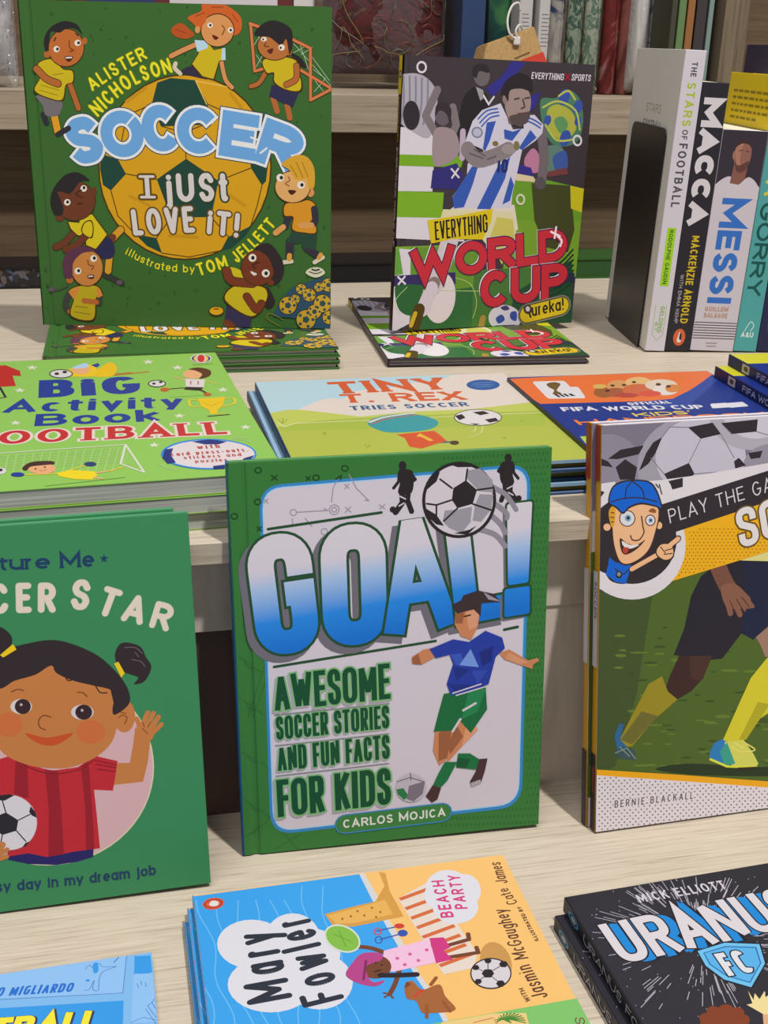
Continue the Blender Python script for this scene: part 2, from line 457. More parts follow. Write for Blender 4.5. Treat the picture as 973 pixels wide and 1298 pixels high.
LAYER = 3.5e-6
class Art:
    """printed matter on one face of a book: each element becomes one mesh, child of that face's part"""
    def __init__(self, book, name, z=None, part='front', place=None, mapper=None, label=None):
        self.b, self.name, self.z = book, name, z or (0, 0, 1)
        self.part = part; self.place = place; self.mapper = mapper
        self.bm = bmesh.new(); self.cols = []; self.label = label
        self.clip = None
    def uv(self, p):
        if self.mapper: return self.mapper(*p)
        x0, y0, s = self.z
        return self.b.uv(x0 + p[0] / s, y0 + p[1] / s)
    def k(self, p):
        a = self.uv(p); c = self.uv((p[0] + 1, p[1])); return math.hypot(a[0] - c[0], a[1] - c[1])
    def ky(self, p):
        a = self.uv(p); c = self.uv((p[0], p[1] - 1)); return math.hypot(a[0] - c[0], a[1] - c[1])
    def mi(self, col):
        m = col if isinstance(col, bpy.types.Material) else M(col, k=self.b.alb)
        if m not in self.cols: self.cols.append(m)
        return self.cols.index(m)
    def fill(self, polys, col):
        W, H = self.clip or (self.b.w, self.b.h)
        if self.clip is not False:
            e = .0003
            polys = [clip_rect(p, e, W - e, e, H - e) for p in polys]
        V, T = union_tris(polys)
        self.b.layer[self.part] = self.b.layer.get(self.part, 0) + 1
        zz = self.b.layer[self.part] * LAYER + 2e-5; i = self.mi(col)
        vs = {}
        for f in T:
            q = []
            for a in f:
                if a not in vs:
                    x, y = V[a]
                    vs[a] = self.bm.verts.new(self.place @ Vector((x, y, zz)) if self.place else (x, y, zz))
                q.append(vs[a])
            try: self.bm.faces.new(q).material_index = i
            except ValueError: pass
    def poly(self, pts, col): self.fill([[self.uv(p) for p in pts]], col)
    def blob(self, pts, col, n=5): self.fill([[self.uv(p) for p in spline(pts, True, n)]], col)
    def disc(self, x, y, rx, ry, col, rot=0, n=28):
        c, s = math.cos(math.radians(rot)), math.sin(math.radians(rot)); out = []
        for i in range(n):
            a = 2 * math.pi * i / n; u, v = rx * math.cos(a), ry * math.sin(a)
            out.append(self.uv((x + u * c - v * s, y + u * s + v * c)))
        self.fill([out], col)
    def discs(self, lst, col, n=10):
        self.fill([[self.uv((x + rx * math.cos(2 * math.pi * i / n), y + ry * math.sin(2 * math.pi * i / n))) for i in range(n)] for x, y, rx, ry in lst], col)
    def lines(self, plist, w, col, cap='round', smooth=False):
        polys = []
        for pts in plist:
            if smooth: pts = spline(pts)
            polys += thick([self.uv(p) for p in pts], w * self.k(pts[0]), cap)
        self.fill(polys, col)
    def line(self, pts, w, col, cap='round', smooth=True):
        self.lines([pts], w, col, cap, smooth and len(pts) > 2)
    def ring(self, x, y, r, w, col, ry=None):
        ry = ry or r
        self.lines([[(x + r * math.cos(i * math.pi / 10), y + ry * math.sin(i * math.pi / 10)) for i in range(21)]], w, col)
    def star(self, x, y, r, col, ry=None):
        ry = ry or r
        self.poly([(x + (r if i % 2 == 0 else r * .42) * math.sin(i * math.pi / 5), y - (ry if i % 2 == 0 else ry * .42) * math.cos(i * math.pi / 5)) for i in range(10)], col)
    def T(self, s, base, col, h=None, top=None, t=.16, sq=2.0, cap='flat', serif=0, slant=0, sp=.12, out=(), h1=None, shadow=None):
        """lettering of cap height h (zoom px, or given by the top point) with stroke t*h along a baseline; out = wider prints below it"""
        g = glyphs(sq)
        bp = [self.uv(p) for p in base]
        if len(bp) > 2: bp = spline(bp, False, 6)
        if top is not None:
            tp = self.uv(top); d = (bp[1][0] - bp[0][0], bp[1][1] - bp[0][1]); L = math.hypot(*d)
            H0 = abs(-(tp[0] - bp[0][0]) * d[1] + (tp[1] - bp[0][1]) * d[0]) / L
        else: H0 = h * self.ky(base[0])
        H1 = H0 if h1 is None else h1 * self.ky(base[-1])
        cum = [0]
        for a, b in zip(bp, bp[1:]): cum.append(cum[-1] + math.hypot(b[0] - a[0], b[1] - a[1]))
        tot = cum[-1]; Hm = (H0 + H1) / 2; tt = t * Hm
        def widths(k): return [max(g[c][0] * k * Hm, tt if c != ' ' else 0) for c in s]
        gap = sp * Hm
        lo, hi = .05, 6
        for _ in range(40):
            k = (lo + hi) / 2
            if sum(widths(k)) + gap * (len(s) - 1) > tot: hi = k
            else: lo = k
        ws = widths(lo)
        def at(d):
            d = max(-tot, d)
            for i in range(len(cum) - 1):
                if d <= cum[i + 1] or i == len(cum) - 2:
                    L = cum[i + 1] - cum[i]; f = (d - cum[i]) / L
                    ux, uy = (bp[i + 1][0] - bp[i][0]) / L, (bp[i + 1][1] - bp[i][1]) / L
                    return bp[i][0] + ux * f * L, bp[i][1] + uy * f * L, ux, uy
        strokes = []; x = 0
        for c, w in zip(s, ws):
            mid = x + w / 2; mx, my, ux, uy = at(mid)
            if len(bp) > 2:
                ax, ay, _, _ = at(mid - w * .3); bx, by, _, _ = at(mid + w * .3)
                L = math.hypot(bx - ax, by - ay) or 1; ux, uy = (bx - ax) / L, (by - ay) / L
            Hc = H0 + (H1 - H0) * mid / tot; tc = t * Hc
            for st in g[c][1]:
                pl = []
                for u, v in st:
                    lx = (tc / 2 + u * (w - tc) if w > tc * 1.02 else w / 2) - w / 2
                    ly = tc / 2 + v * (Hc - tc)
                    lx += slant * ly
                    pl.append((mx + ux * lx - uy * ly, my + uy * lx + ux * ly))
                if cap == 'flat' and len(pl) > 1:
                    for e, o_ in ((0, 1), (-1, -2)):
                        (u, v), (u2, v2) = st[e], st[o_]
                        if math.hypot(u - u2, v - v2) > .2 and (min(abs(v), abs(v - 1), abs(v - .7) if c.islower() else 1) < .01 and abs(v - v2) > .05 or (abs(v - v2) < .02 and min(abs(u), abs(u - 1)) < .17)):
                            (x0, y0), (x1, y1) = pl[e], pl[o_]; L = math.hypot(x0 - x1, y0 - y1) or 1
                            ex_ = tc / 2 if abs(v - v2) < .02 or abs(u - u2) < .02 else tc * .42
                            pl[e] = (x0 + (x0 - x1) / L * ex_, y0 + (y0 - y1) / L * ex_)
                strokes.append((pl, tc))
                if serif:
                    for e, o_ in ((0, 1), (-1, -2)):
                        u, v = st[e]
                        if abs(v) < .01 or abs(v - 1) < .01 or (c.islower() and abs(v - .7) < .02):
                            if abs(st[o_][1] - v) < .05: continue
                            hw = tc * serif
                            lx = (tc / 2 + u * (w - tc) if w > tc * 1.02 else w / 2) - w / 2; ly = tc / 2 + v * (Hc - tc)
                            ly += (-1 if v < .3 else 1) * tc * .22
                            a = [(lx - hw, ly), (lx + hw, ly)]
                            strokes.append(([(mx + ux * p - uy * q, my + uy * p + ux * q) for p, q in a], tc * .55))
            x += w + gap
        if shadow:
            dx, dy, ex, sc = shadow
            self.fill([q for pl, tc in strokes for q in thick([(px + dx * Hm, py + dy * Hm) for px, py in (ext(pl, ex * Hm) if cap == 'flat' else pl)], tc + ex * Hm * 2, cap)], sc)
        for ex, oc in out:
            self.fill([q for pl, tc in strokes for q in thick(pl, tc + ex * Hm * 2, 'round' if cap == 'round' else 'flat')] +
                      ([q for pl, tc in strokes for q in thick(ext(pl, ex * Hm), tc + ex * Hm * 2, 'flat')] if cap == 'flat' else []), oc)
        self.fill([q for pl, tc in strokes for q in thick(pl, tc, cap)], col)
    def done(self, merge=False):
        p = self.b.parts[self.part]
        if merge:                                  # an all-over pattern belongs to the cover's own mesh
            tmp = bpy.data.meshes.new('tmp'); self.bm.to_mesh(tmp); self.bm.free()
            base = len(p.data.materials)
            for m in self.cols: p.data.materials.append(m)
            for q in tmp.polygons: q.material_index += base
            bm = bmesh.new(); bm.from_mesh(p.data); bm.from_mesh(tmp); bm.to_mesh(p.data); bm.free()
            bpy.data.meshes.remove(tmp)
            return p
        o = mesh_obj(self.name, self.bm, self.cols, p)
        if self.label: o['label'] = self.label
        return o

def ext(pl, e):
    """polyline with both ends pushed out by e"""
    if len(pl) < 2 or math.hypot(pl[0][0] - pl[-1][0], pl[0][1] - pl[-1][1]) < e * .2: return pl
    def push(a, b):
        L = math.hypot(a[0] - b[0], a[1] - b[1]) or 1; return (a[0] + (a[0] - b[0]) / L * e, a[1] + (a[1] - b[1]) / L * e)
    return [push(pl[0], pl[1])] + list(pl[1:-1]) + [push(pl[-1], pl[-2])]

def clip_rect(poly, x0, x1, y0, y1):
    for ax, lim, keep in ((0, x0, 1), (0, x1, -1), (1, y0, 1), (1, y1, -1)):
        if not poly: return poly
        out = []
        for i in range(len(poly)):
            a, b = poly[i - 1], poly[i]
            ia, ib = (a[ax] - lim) * keep >= 0, (b[ax] - lim) * keep >= 0
            if ia != ib:
                f = (lim - a[ax]) / (b[ax] - a[ax])
                out.append((a[0] + (b[0] - a[0]) * f, a[1] + (b[1] - a[1]) * f))
            if ib: out.append(b)
        poly = out
    return poly

def spine_place(bk, off=0.00065):
    """plane of the spine's face: u from the back cover to the front one, v up"""
    return Matrix(((0, 0, -1, -off), (0, 1, 0, 0), (1, 0, 0, -bk.t), (0, 0, 0, 1)))

# standing / lying placements
def stand_mw(x, y, z, yaw, lean, roll=0.0):
    U0 = Vector((math.cos(yaw), math.sin(yaw), 0)); N0 = Vector((-math.sin(yaw), math.cos(yaw), 0))
    V0 = Vector((0, 0, math.cos(lean))) + N0 * math.sin(lean)
    U = U0 * math.cos(roll) + V0 * math.sin(roll); V = V0 * math.cos(roll) - U0 * math.sin(roll)
    return frame(Vector((x, y, z)), U, V)
def flat_mw(x, y, z, yaw):
    return frame(Vector((x, y, z)), Vector((math.cos(yaw), math.sin(yaw), 0)), Vector((-math.sin(yaw), math.cos(yaw), 0)))
# ------------------------------------------------------------------ the display: three tiers of pale oak laminate
SH = 0.200756                     # height of the middle shelf above the front table
SF, TB = 0.6303, 0.6467           # front edge of the middle shelf, riser panel below it
US, UST, UY = 0.4122, 0.0414, 1.3942   # upper shelf top, thickness, front edge
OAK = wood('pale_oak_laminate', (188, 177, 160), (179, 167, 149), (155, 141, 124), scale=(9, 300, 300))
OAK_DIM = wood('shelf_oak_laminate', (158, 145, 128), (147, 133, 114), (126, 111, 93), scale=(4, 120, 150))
OAK_BACK = wood('shaded_back_panel_oak', (104, 86, 66), (94, 77, 58), (80, 64, 48), scale=(3, 60, 70))  # oak darkened: shade under the upper shelf is put into the colour
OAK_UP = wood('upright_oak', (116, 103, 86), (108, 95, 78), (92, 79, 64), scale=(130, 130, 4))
BEIGE = wood('beige_laminate', (226, 212, 200), (219, 204, 191), (206, 190, 176), scale=(20, 20, 2), rough=.6)
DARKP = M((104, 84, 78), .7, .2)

struct(boxobj('floor', (-.75, 1.45, .02, .66, -.03, 0), OAK, bev=.0008))
struct(boxobj('trim_1', (-.75, 1.45, SF, 1.48, SH - .0140, SH), OAK, bev=.0006))
struct(boxobj('wall_riser', (.155, 1.45, TB, TB + .016, .0, SH - .0141), BEIGE))
struct(boxobj('trim_2', (-.75, .1545, TB, TB + .016, .1353, SH - .0141), BEIGE, bev=.0005))
struct(boxobj('trim_3', (.155, 1.45, TB - .0012, TB - .0002, .1353, SH - .0145), BEIGE, bev=.0003))
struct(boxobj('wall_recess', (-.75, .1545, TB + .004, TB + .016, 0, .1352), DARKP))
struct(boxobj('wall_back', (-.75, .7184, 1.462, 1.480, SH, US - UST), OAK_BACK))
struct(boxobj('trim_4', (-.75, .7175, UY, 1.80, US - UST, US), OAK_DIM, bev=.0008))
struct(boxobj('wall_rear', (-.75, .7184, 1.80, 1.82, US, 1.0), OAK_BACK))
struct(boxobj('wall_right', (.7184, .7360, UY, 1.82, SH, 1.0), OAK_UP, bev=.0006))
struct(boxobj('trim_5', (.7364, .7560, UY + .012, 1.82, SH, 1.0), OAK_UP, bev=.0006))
struct(boxobj('wall_next', (.7564, 1.45, 1.60, 1.62, SH, 1.0), OAK_BACK))
# ------------------------------------------------------------------ books: bodies
# --- upper tier, standing on flat copies
soc = hardcover('picture_book', 'green picture book with a big yellow ball standing upright on its flat copies', 'book', 'green picture books',
    stand_mw(-.06719, 1.11742, SH + .0195, -.1910, .02205, .0025), .2632, .27436, .0085, (56, 98, 44), corners=[(19.5, -1.4), (421.5, 9.5), (417.5, 417), (57, 411)])
wcb = hardcover('sports_book', 'dark sports hardback with a footballer on the cover standing upright on its flat copy', 'book', 'dark sports hardbacks',
    stand_mw(.25446, 1.08840, SH + .0115, .1903, .02197, -.0269), .2004, .2464, .0070, (60, 52, 58), spine=(52, 24, 26), corners=[(511.8, 77.5), (759, 84.6), (719.4, 412), (495.5, 425)])
# --- front table, leaning on the shelf edge
goal = hardcover('story_book', 'green hardback with huge blue and white lettering leaning against the shelf edge', 'book', None,
    stand_mw(.05584, .60470, .0009, -.0338, .09656, .0107), .19, .2491, .0075, (52, 116, 54), spine=(20, 84, 150), corners=[(283.5, 584), (699, 568.5), (684, 1043), (310, 1083)])
star = hardcover('board_book', 'green board book with a waving cartoon girl, front one of its pair', 'book', 'green board books',
    stand_mw(.03435 - .185, .57807, .0012, .00911, .16986, .0111), .185, .22482, .0075, (54, 128, 82), groove=False)
play = hardcover('sports_guide', 'dotted yellow and white sports guide with a capped cartoon man, front one of its pair', 'book', 'yellow and white sports guides',
    stand_mw(.27943, .58571, .0013, .02624, .18317), .1950, .26254, .0070, (196, 190, 196), spine=(205, 150, 25))
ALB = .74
# --- middle shelf, lying in stacks
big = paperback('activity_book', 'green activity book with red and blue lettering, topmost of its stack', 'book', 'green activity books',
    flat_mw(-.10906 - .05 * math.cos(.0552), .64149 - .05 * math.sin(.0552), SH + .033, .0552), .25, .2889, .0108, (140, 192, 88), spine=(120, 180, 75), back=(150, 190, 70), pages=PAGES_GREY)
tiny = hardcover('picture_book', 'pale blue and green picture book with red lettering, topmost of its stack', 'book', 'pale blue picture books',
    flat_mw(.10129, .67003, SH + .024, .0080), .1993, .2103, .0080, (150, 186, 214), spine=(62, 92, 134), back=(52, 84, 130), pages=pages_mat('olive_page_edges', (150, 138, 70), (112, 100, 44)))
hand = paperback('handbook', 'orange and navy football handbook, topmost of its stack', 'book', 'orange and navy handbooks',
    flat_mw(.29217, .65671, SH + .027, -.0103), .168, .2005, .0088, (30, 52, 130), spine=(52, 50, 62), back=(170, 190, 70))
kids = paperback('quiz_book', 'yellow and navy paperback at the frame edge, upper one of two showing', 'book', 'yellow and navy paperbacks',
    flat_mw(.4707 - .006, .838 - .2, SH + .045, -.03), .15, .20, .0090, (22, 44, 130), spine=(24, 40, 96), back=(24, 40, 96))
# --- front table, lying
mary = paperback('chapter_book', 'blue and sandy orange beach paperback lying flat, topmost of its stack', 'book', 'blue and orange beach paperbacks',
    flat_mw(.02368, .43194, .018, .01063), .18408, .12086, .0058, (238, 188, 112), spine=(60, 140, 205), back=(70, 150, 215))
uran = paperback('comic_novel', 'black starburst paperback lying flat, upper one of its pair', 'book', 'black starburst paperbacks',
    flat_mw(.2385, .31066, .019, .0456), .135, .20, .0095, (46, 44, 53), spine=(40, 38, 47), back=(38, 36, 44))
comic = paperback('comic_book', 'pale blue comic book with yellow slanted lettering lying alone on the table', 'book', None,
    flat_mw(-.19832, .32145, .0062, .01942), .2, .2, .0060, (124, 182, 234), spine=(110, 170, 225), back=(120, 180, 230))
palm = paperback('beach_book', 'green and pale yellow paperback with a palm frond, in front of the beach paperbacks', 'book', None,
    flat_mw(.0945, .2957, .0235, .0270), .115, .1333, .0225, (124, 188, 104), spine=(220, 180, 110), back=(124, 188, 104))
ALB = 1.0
# --- upright row with the black bookend
RX, RY, RYAW, RROLL = .4858, 1.0226, -.1441, .0294
_U0 = Vector((math.cos(RYAW), math.sin(RYAW), 0)); _D = Vector((-math.sin(RYAW), math.cos(RYAW), 0))
_U = _U0 * math.cos(RROLL) - Vector((0, 0, math.sin(RROLL))); _V = Vector((0, 0, math.cos(RROLL))) + _U0 * math.sin(RROLL)
def row_mw(dx, lift):
    return frame(Vector((RX, RY, SH + lift)) + _U0 * dx, _U, _V)
def upright(name, label, dx, w, h, d, cover, spine, hard=False, pages=PAGES_CREAM):
    """book seen spine first: x across the spine, y up, z out of the spine; pages run back to -d"""
    root = empty(name, row_mw(dx, w * math.sin(RROLL) + .0011)); tag(root, label, 'book', None)
    bk = Book(root, w - .0003, h, d)
    b = .0022 if hard else .0006; e = .003 if hard else .0004
    bm = bmesh.new(); box(bm, 0, b, 0, h, -d, -.0004, bev=.0002); bk.parts['side'] = mesh_obj('front_cover', bm, M(cover), root)
    bm = bmesh.new(); box(bm, w - .0003 - b, w - .0003, 0, h, -d, -.0004, bev=.0002); mesh_obj('back_cover', bm, M(cover), root)
    bm = bmesh.new(); box(bm, 0, w - .0003, 0, h, -.0012, 0, bev=.0004); bk.parts['front'] = mesh_obj('spine', bm, M(spine), root)
    bm = bmesh.new(); box(bm, b, w - .0003 - b, e, h - e, -d + e, -.0012); mesh_obj('page_block', bm, pages, root)
    return bk
stars = upright('history_book', 'white hardback with lime lettering standing against the black bookend', 0, .0191, .2665, .1541, (214, 212, 206), (196, 190, 198), hard=True)
macca = upright('biography', 'black spine with big white capitals between the white hardback and the portrait spine', .0193, .0243, .2404, .14, (40, 37, 44), (40, 37, 44))
messi = upright('biography', 'white spine with large blue capitals and a bearded man portrait', .0437, .0421, .2008, .13, (28, 40, 70), (190, 182, 190))
gorry = upright('biography', 'teal spine with dark capitals on a taller yellow-sided book beside the portrait spine', .0860, .0224, .2470, .12, (235, 205, 12), (74, 150, 150))
navy = upright('biography', 'tall navy book at the end of the upright row by the frame edge', .1086, .0260, .2720, .15, (34, 30, 62), (36, 36, 70))
# ------------------------------------------------------------------ print on the green picture book
WHITE, INK = (206, 198, 198), (40, 34, 38)
def print_kid(bk, name, z, parts):
    a = Art(bk, name, z)
    for p in parts: getattr(a, p[0])(*p[1:])
    a.done()
Z1, Z2 = (0, 0, 2.162), (0, 230, 2.162)
YEL, YEL2 = (206, 152, 24), (178, 128, 16)
a = Art(soc, 'printed_speckles', Z1)
random.seed(4)
a.discs([(random.uniform(120, 890), random.uniform(20, 880), random.uniform(2, 5), random.uniform(3, 7)) for _ in range(130)], (44, 82, 34), 6)
a.done(True)
a = Art(soc, 'printed_ball', (0, 0, 1))
a.disc(234.5, 213, 110, 118, (70, 48, 14), n=40)
a.disc(234.5, 213, 108, 116, YEL, n=40)
DG = (28, 66, 54)
for pl in ([(199, 106), (216, 100), (247, 103), (264, 134), (258, 160), (204, 162), (192, 134)],
           [(236, 203), (277, 231), (268, 277), (217, 277), (199, 229)],
           [(128, 196), (150, 204), (160, 222), (141, 243), (131, 236), (127, 215)],
           [(314, 165), (331, 170), (341, 200), (337, 232), (332, 237), (318, 215)],
           [(172, 298), (199, 303), (206, 322), (187, 313)],
           [(280, 319), (289, 302), (320, 287), (311, 301), (294, 316)]):
    a.poly(pl, DG)
BR = (92, 62, 16)
a.lines([[(236, 203), (233, 170), (206, 162)], [(233, 170), (258, 160)], [(277, 231), (318, 215)], [(268, 277), (290, 302)], [(217, 277), (199, 303)],
         [(199, 229), (160, 222)], [(192, 134), (160, 148), (150, 204)], [(264, 134), (300, 150), (318, 170)], [(141, 243), (150, 275), (172, 298)], [(332, 237), (326, 262), (318, 287)],
         [(206, 322), (240, 327), (280, 319)]], 1.3, BR)
a.lines([[(160, 130), (185, 112)], [(165, 250), (190, 262)], [(285, 245), (310, 262)], [(215, 300), (250, 302)], [(292, 120), (306, 138)]], 4, (190, 138, 20))
a.lines([[(262, 134), (248, 104), (290, 112)]], 1.2, (226, 190, 90))
a.done()
a = Art(soc, 'title_lettering', (0, 0, 1))
for w_, b_ in (('SOC', [(93, 212), (138, 204), (186, 197), (234, 190)]), ('CER', [(224, 195), (275, 199), (326, 208), (372, 225)])):
  a.T(w_, b_, (104, 158, 214), h=58, t=.27, cap='flat', sp=-.03,
    out=((.075, (50, 60, 70)), (.055, (222, 222, 224))))
a.lines([[(160, 160), (170, 148)], [(268, 158), (276, 150)], [(338, 190), (330, 196)], [(318, 176), (328, 180)]], 2.2, (222, 222, 224))
a.T('I', [(181, 253), (195, 253)], WHITE, h=29, t=.2, cap='round', serif=1.5, out=((.09, (96, 70, 20)),))
a.T('jUSt', [(211, 258), (290, 257)], WHITE, h=36, t=.19, cap='round', sp=.16, out=((.06, (46, 60, 42)),))
a.T('LOVE', [(170, 300), (248, 296)], WHITE, h=33, t=.19, cap='round', sp=.14, out=((.06, (96, 70, 20)),))
a.T('iT!', [(262, 298), (302, 303)], WHITE, h=31, t=.2, cap='round', sp=.16, out=((.06, (96, 70, 20)),))
a.done()
a = Art(soc, 'author_name', (0, 0, 1))
LEM = (226, 214, 40)
a.T('ALISTER', [(117, 117), (150, 95), (187, 75)], LEM, h=17, t=.17, cap='round', sp=.2, out=((.09, (76, 108, 30)),))
a.T('NICHOLSON', [(124, 150), (168, 111), (219, 93)], LEM, h=19, t=.17, cap='round', sp=.18, out=((.09, (76, 108, 30)),))
a.done()
a = Art(soc, 'illustrator_name', (0, 0, 1))
a.T('illustrated by', [(159, 323), (200, 342), (247, 347)], LEM, h=10, t=.14, cap='round', sp=.2)
a.T('TOM', [(253, 351), (290, 340)], LEM, h=16, t=.17, cap='round', sp=.2, out=((.08, (76, 108, 30)),))
a.T('JELLETT', [(301, 335), (326, 314), (350, 287)], LEM, h=15, t=.17, cap='round', sp=.2, out=((.08, (76, 108, 30)),))
a.done()
SH1, OUT = (196, 172, 26), (70, 44, 18)
def eye(x, y, r, dx=.3, dy=0): return [('disc', x, y, r, r, (224, 216, 206)), ('disc', x + r * dx, y + r * dy, r * .45, r * .5, (30, 26, 30))]
W1, W2_, W3, W4 = (30, 10, 6.08), (200, 0, 4.23), (50, 200, 5.9), (270, 180, 5.406)
SK = (172, 98, 46)
print_kid(soc, 'printed_boy', W1, [
    ('line', [(150, 830), (175, 895)], 46, (44, 44, 50)), ('line', [(235, 840), (262, 960)], 66, OUT), ('line', [(235, 840), (262, 960)], 54, (214, 150, 36)), ('line', [(262, 985), (345, 935)], 40, (44, 44, 50)),
    ('line', [(345, 570), (395, 710), (420, 780)], 50, OUT), ('line', [(345, 570), (395, 710), (420, 780)], 40, SK),
    ('blob', [(95, 680), (285, 715), (268, 832), (170, 835), (145, 760)], (112, 104, 110)),
    ('blob', [(98, 430), (215, 392), (300, 470), (378, 485), (383, 580), (325, 605), (303, 722), (190, 708), (72, 645), (115, 540)], OUT),
    ('blob', [(106, 434), (215, 400), (298, 478), (370, 492), (374, 574), (320, 600), (294, 712), (195, 700), (82, 640), (124, 540)], SH1),
    ('lines', [[(130, 600), (270, 640)], [(120, 640), (260, 680)], [(220, 520), (300, 510)]], 6, (150, 120, 20)),
    ('line', [(95, 475), (170, 550), (260, 588)], 62, OUT), ('line', [(95, 475), (170, 550), (260, 588)], 50, SK),
    ('disc', 322, 310, 142, 152, OUT), ('disc', 465, 258, 20, 28, SK), ('disc', 322, 310, 135, 144, (184, 102, 46)), ('disc', 175, 360, 26, 28, SK),
    ('blob', [(160, 335), (150, 240), (190, 160), (250, 118), (320, 102), (405, 130), (445, 205), (400, 165), (330, 155), (270, 192), (205, 180), (190, 250), (182, 325)], INK)]
    + eye(247, 320, 24) + eye(410, 272, 24) + [('line', [(345, 255), (350, 310), (380, 330), (350, 340)], 9, (120, 56, 26)), ('blob', [(312, 378), (375, 378), (352, 418), (325, 410)], (74, 24, 20)), ('line', [(322, 388), (362, 386)], 12, (214, 206, 196)),
       ('lines', [[(228, 255), (240, 232)], [(395, 198), (415, 218)]], 10, INK)])
print_kid(soc, 'printed_girl', W2_, [
    ('line', [(120, 400), (90, 370), (95, 345)], 22, (206, 190, 170)),
    ('blob', [(125, 392), (190, 360), (275, 410), (260, 430)], (48, 42, 64)),
    ('line', [(210, 240), (130, 275), (70, 305)], 30, OUT), ('line', [(210, 240), (130, 275), (70, 305)], 24, (206, 140, 84)),
    ('line', [(340, 330), (362, 430), (398, 475)], 28, OUT), ('line', [(340, 330), (362, 430), (398, 475)], 22, (206, 140, 84)),
    ('blob', [(70, 160), (120, 125), (170, 160), (195, 192), (150, 212), (90, 197)], (176, 78, 30)),
    ('poly', [(195, 215), (262, 220), (300, 270), (352, 258), (362, 330), (332, 335), (303, 438), (235, 420), (178, 350), (215, 290)], OUT),
    ('poly', [(200, 218), (262, 224), (300, 274), (348, 264), (356, 325), (328, 332), (298, 430), (240, 414), (184, 348), (220, 290)], SH1),
    ('poly', [(196, 218), (265, 222), (268, 262), (212, 282)], (176, 204, 222)), ('poly', [(345, 262), (362, 262), (364, 328), (340, 328)], (176, 204, 222)),
    ('blob', [(160, 95), (232, 60), (240, 20), (330, 14), (425, 70), (452, 125), (430, 188), (330, 200), (230, 170), (190, 130)], (196, 92, 36)),
    ('disc', 320, 165, 92, 92, OUT), ('disc', 320, 166, 87, 87, (206, 142, 84)), ('disc', 212, 162, 14, 20, (206, 142, 84)),
    ('blob', [(225, 150), (245, 80), (330, 50), (420, 110), (428, 170), (395, 110), (335, 72), (270, 88), (252, 125)], (196, 92, 36)),
    ('lines', [[(200, 90), (250, 70)], [(290, 40), (350, 40)], [(400, 80), (430, 120)], [(95, 160), (150, 180)]], 5, (150, 62, 22))]
    + eye(280, 138, 15, .1) + eye(390, 165, 15, .1) + [('line', [(345, 140), (358, 160), (345, 190)], 6, (130, 70, 36)), ('blob', [(293, 190), (325, 205), (312, 218), (298, 210)], (96, 30, 26))])
print_kid(soc, 'printed_goalkeeper', W2_, [
    ('lines', [[(525, 170), (570, 260)], [(515, 250), (560, 180)], [(528, 300), (575, 370)], [(525, 370), (570, 290)], [(730, 240), (930, 470)], [(760, 230), (830, 440)], [(820, 300), (920, 440)], [(730, 290), (800, 250)], [(840, 500), (900, 430)], [(835, 380), (900, 430)], [(770, 300), (830, 260)], [(835, 430), (890, 500)]], 4, (150, 176, 140)),
    ('lines', [[(498, 130), (520, 388), (578, 372)], [(495, 130), (545, 148)], [(720, 215), (820, 265), (820, 545), (935, 485), (770, 385)]], 20, (104, 56, 26)),
    ('lines', [[(498, 130), (520, 388), (578, 372)], [(495, 130), (545, 148)], [(720, 215), (820, 265), (820, 545), (935, 485), (770, 385)]], 14, (204, 116, 70)),
    ('blob', [(715, 290), (770, 318), (798, 370), (750, 350)], INK),
    ('line', [(620, 535), (640, 605)], 30, SK), ('line', [(695, 575), (708, 640)], 30, SK),
    ('poly', [(612, 462), (758, 500), (725, 584), (598, 525)], (44, 42, 76)),
    ('line', [(585, 385), (545, 450), (500, 470)], 28, OUT), ('line', [(585, 385), (545, 450), (500, 470)], 22, SK),
    ('blob', [(560, 325), (660, 305), (745, 325), (752, 375), (775, 440), (768, 500), (690, 494), (622, 452), (618, 400), (580, 402)], OUT),
    ('blob', [(566, 330), (660, 311), (740, 331), (746, 375), (768, 440), (760, 493), (690, 487), (628, 448), (624, 396), (585, 395)], SH1),
    ('line', [(745, 360), (742, 430), (690, 462)], 36, OUT), ('line', [(745, 360), (742, 430), (690, 462)], 29, SK),
    ('disc', 628, 250, 96, 82, OUT), ('disc', 628, 250, 91, 77, (176, 106, 52)), ('disc', 705, 285, 16, 18, SK),
    ('blob', [(522, 172), (580, 122), (645, 117), (715, 160), (724, 235), (708, 300), (690, 215), (662, 250), (600, 205), (532, 198)], INK),
    ('disc', 570, 215, 15, 12, (224, 216, 206)), ('disc', 665, 260, 17, 17, (224, 216, 206)), ('disc', 660, 262, 6, 7, INK), ('disc', 566, 216, 5, 6, INK),
    ('line', [(580, 235), (572, 252), (595, 255)], 7, (120, 60, 28)), ('blob', [(588, 275), (620, 265), (612, 292), (598, 292)], (92, 30, 26))])
SKD = (104, 54, 34)
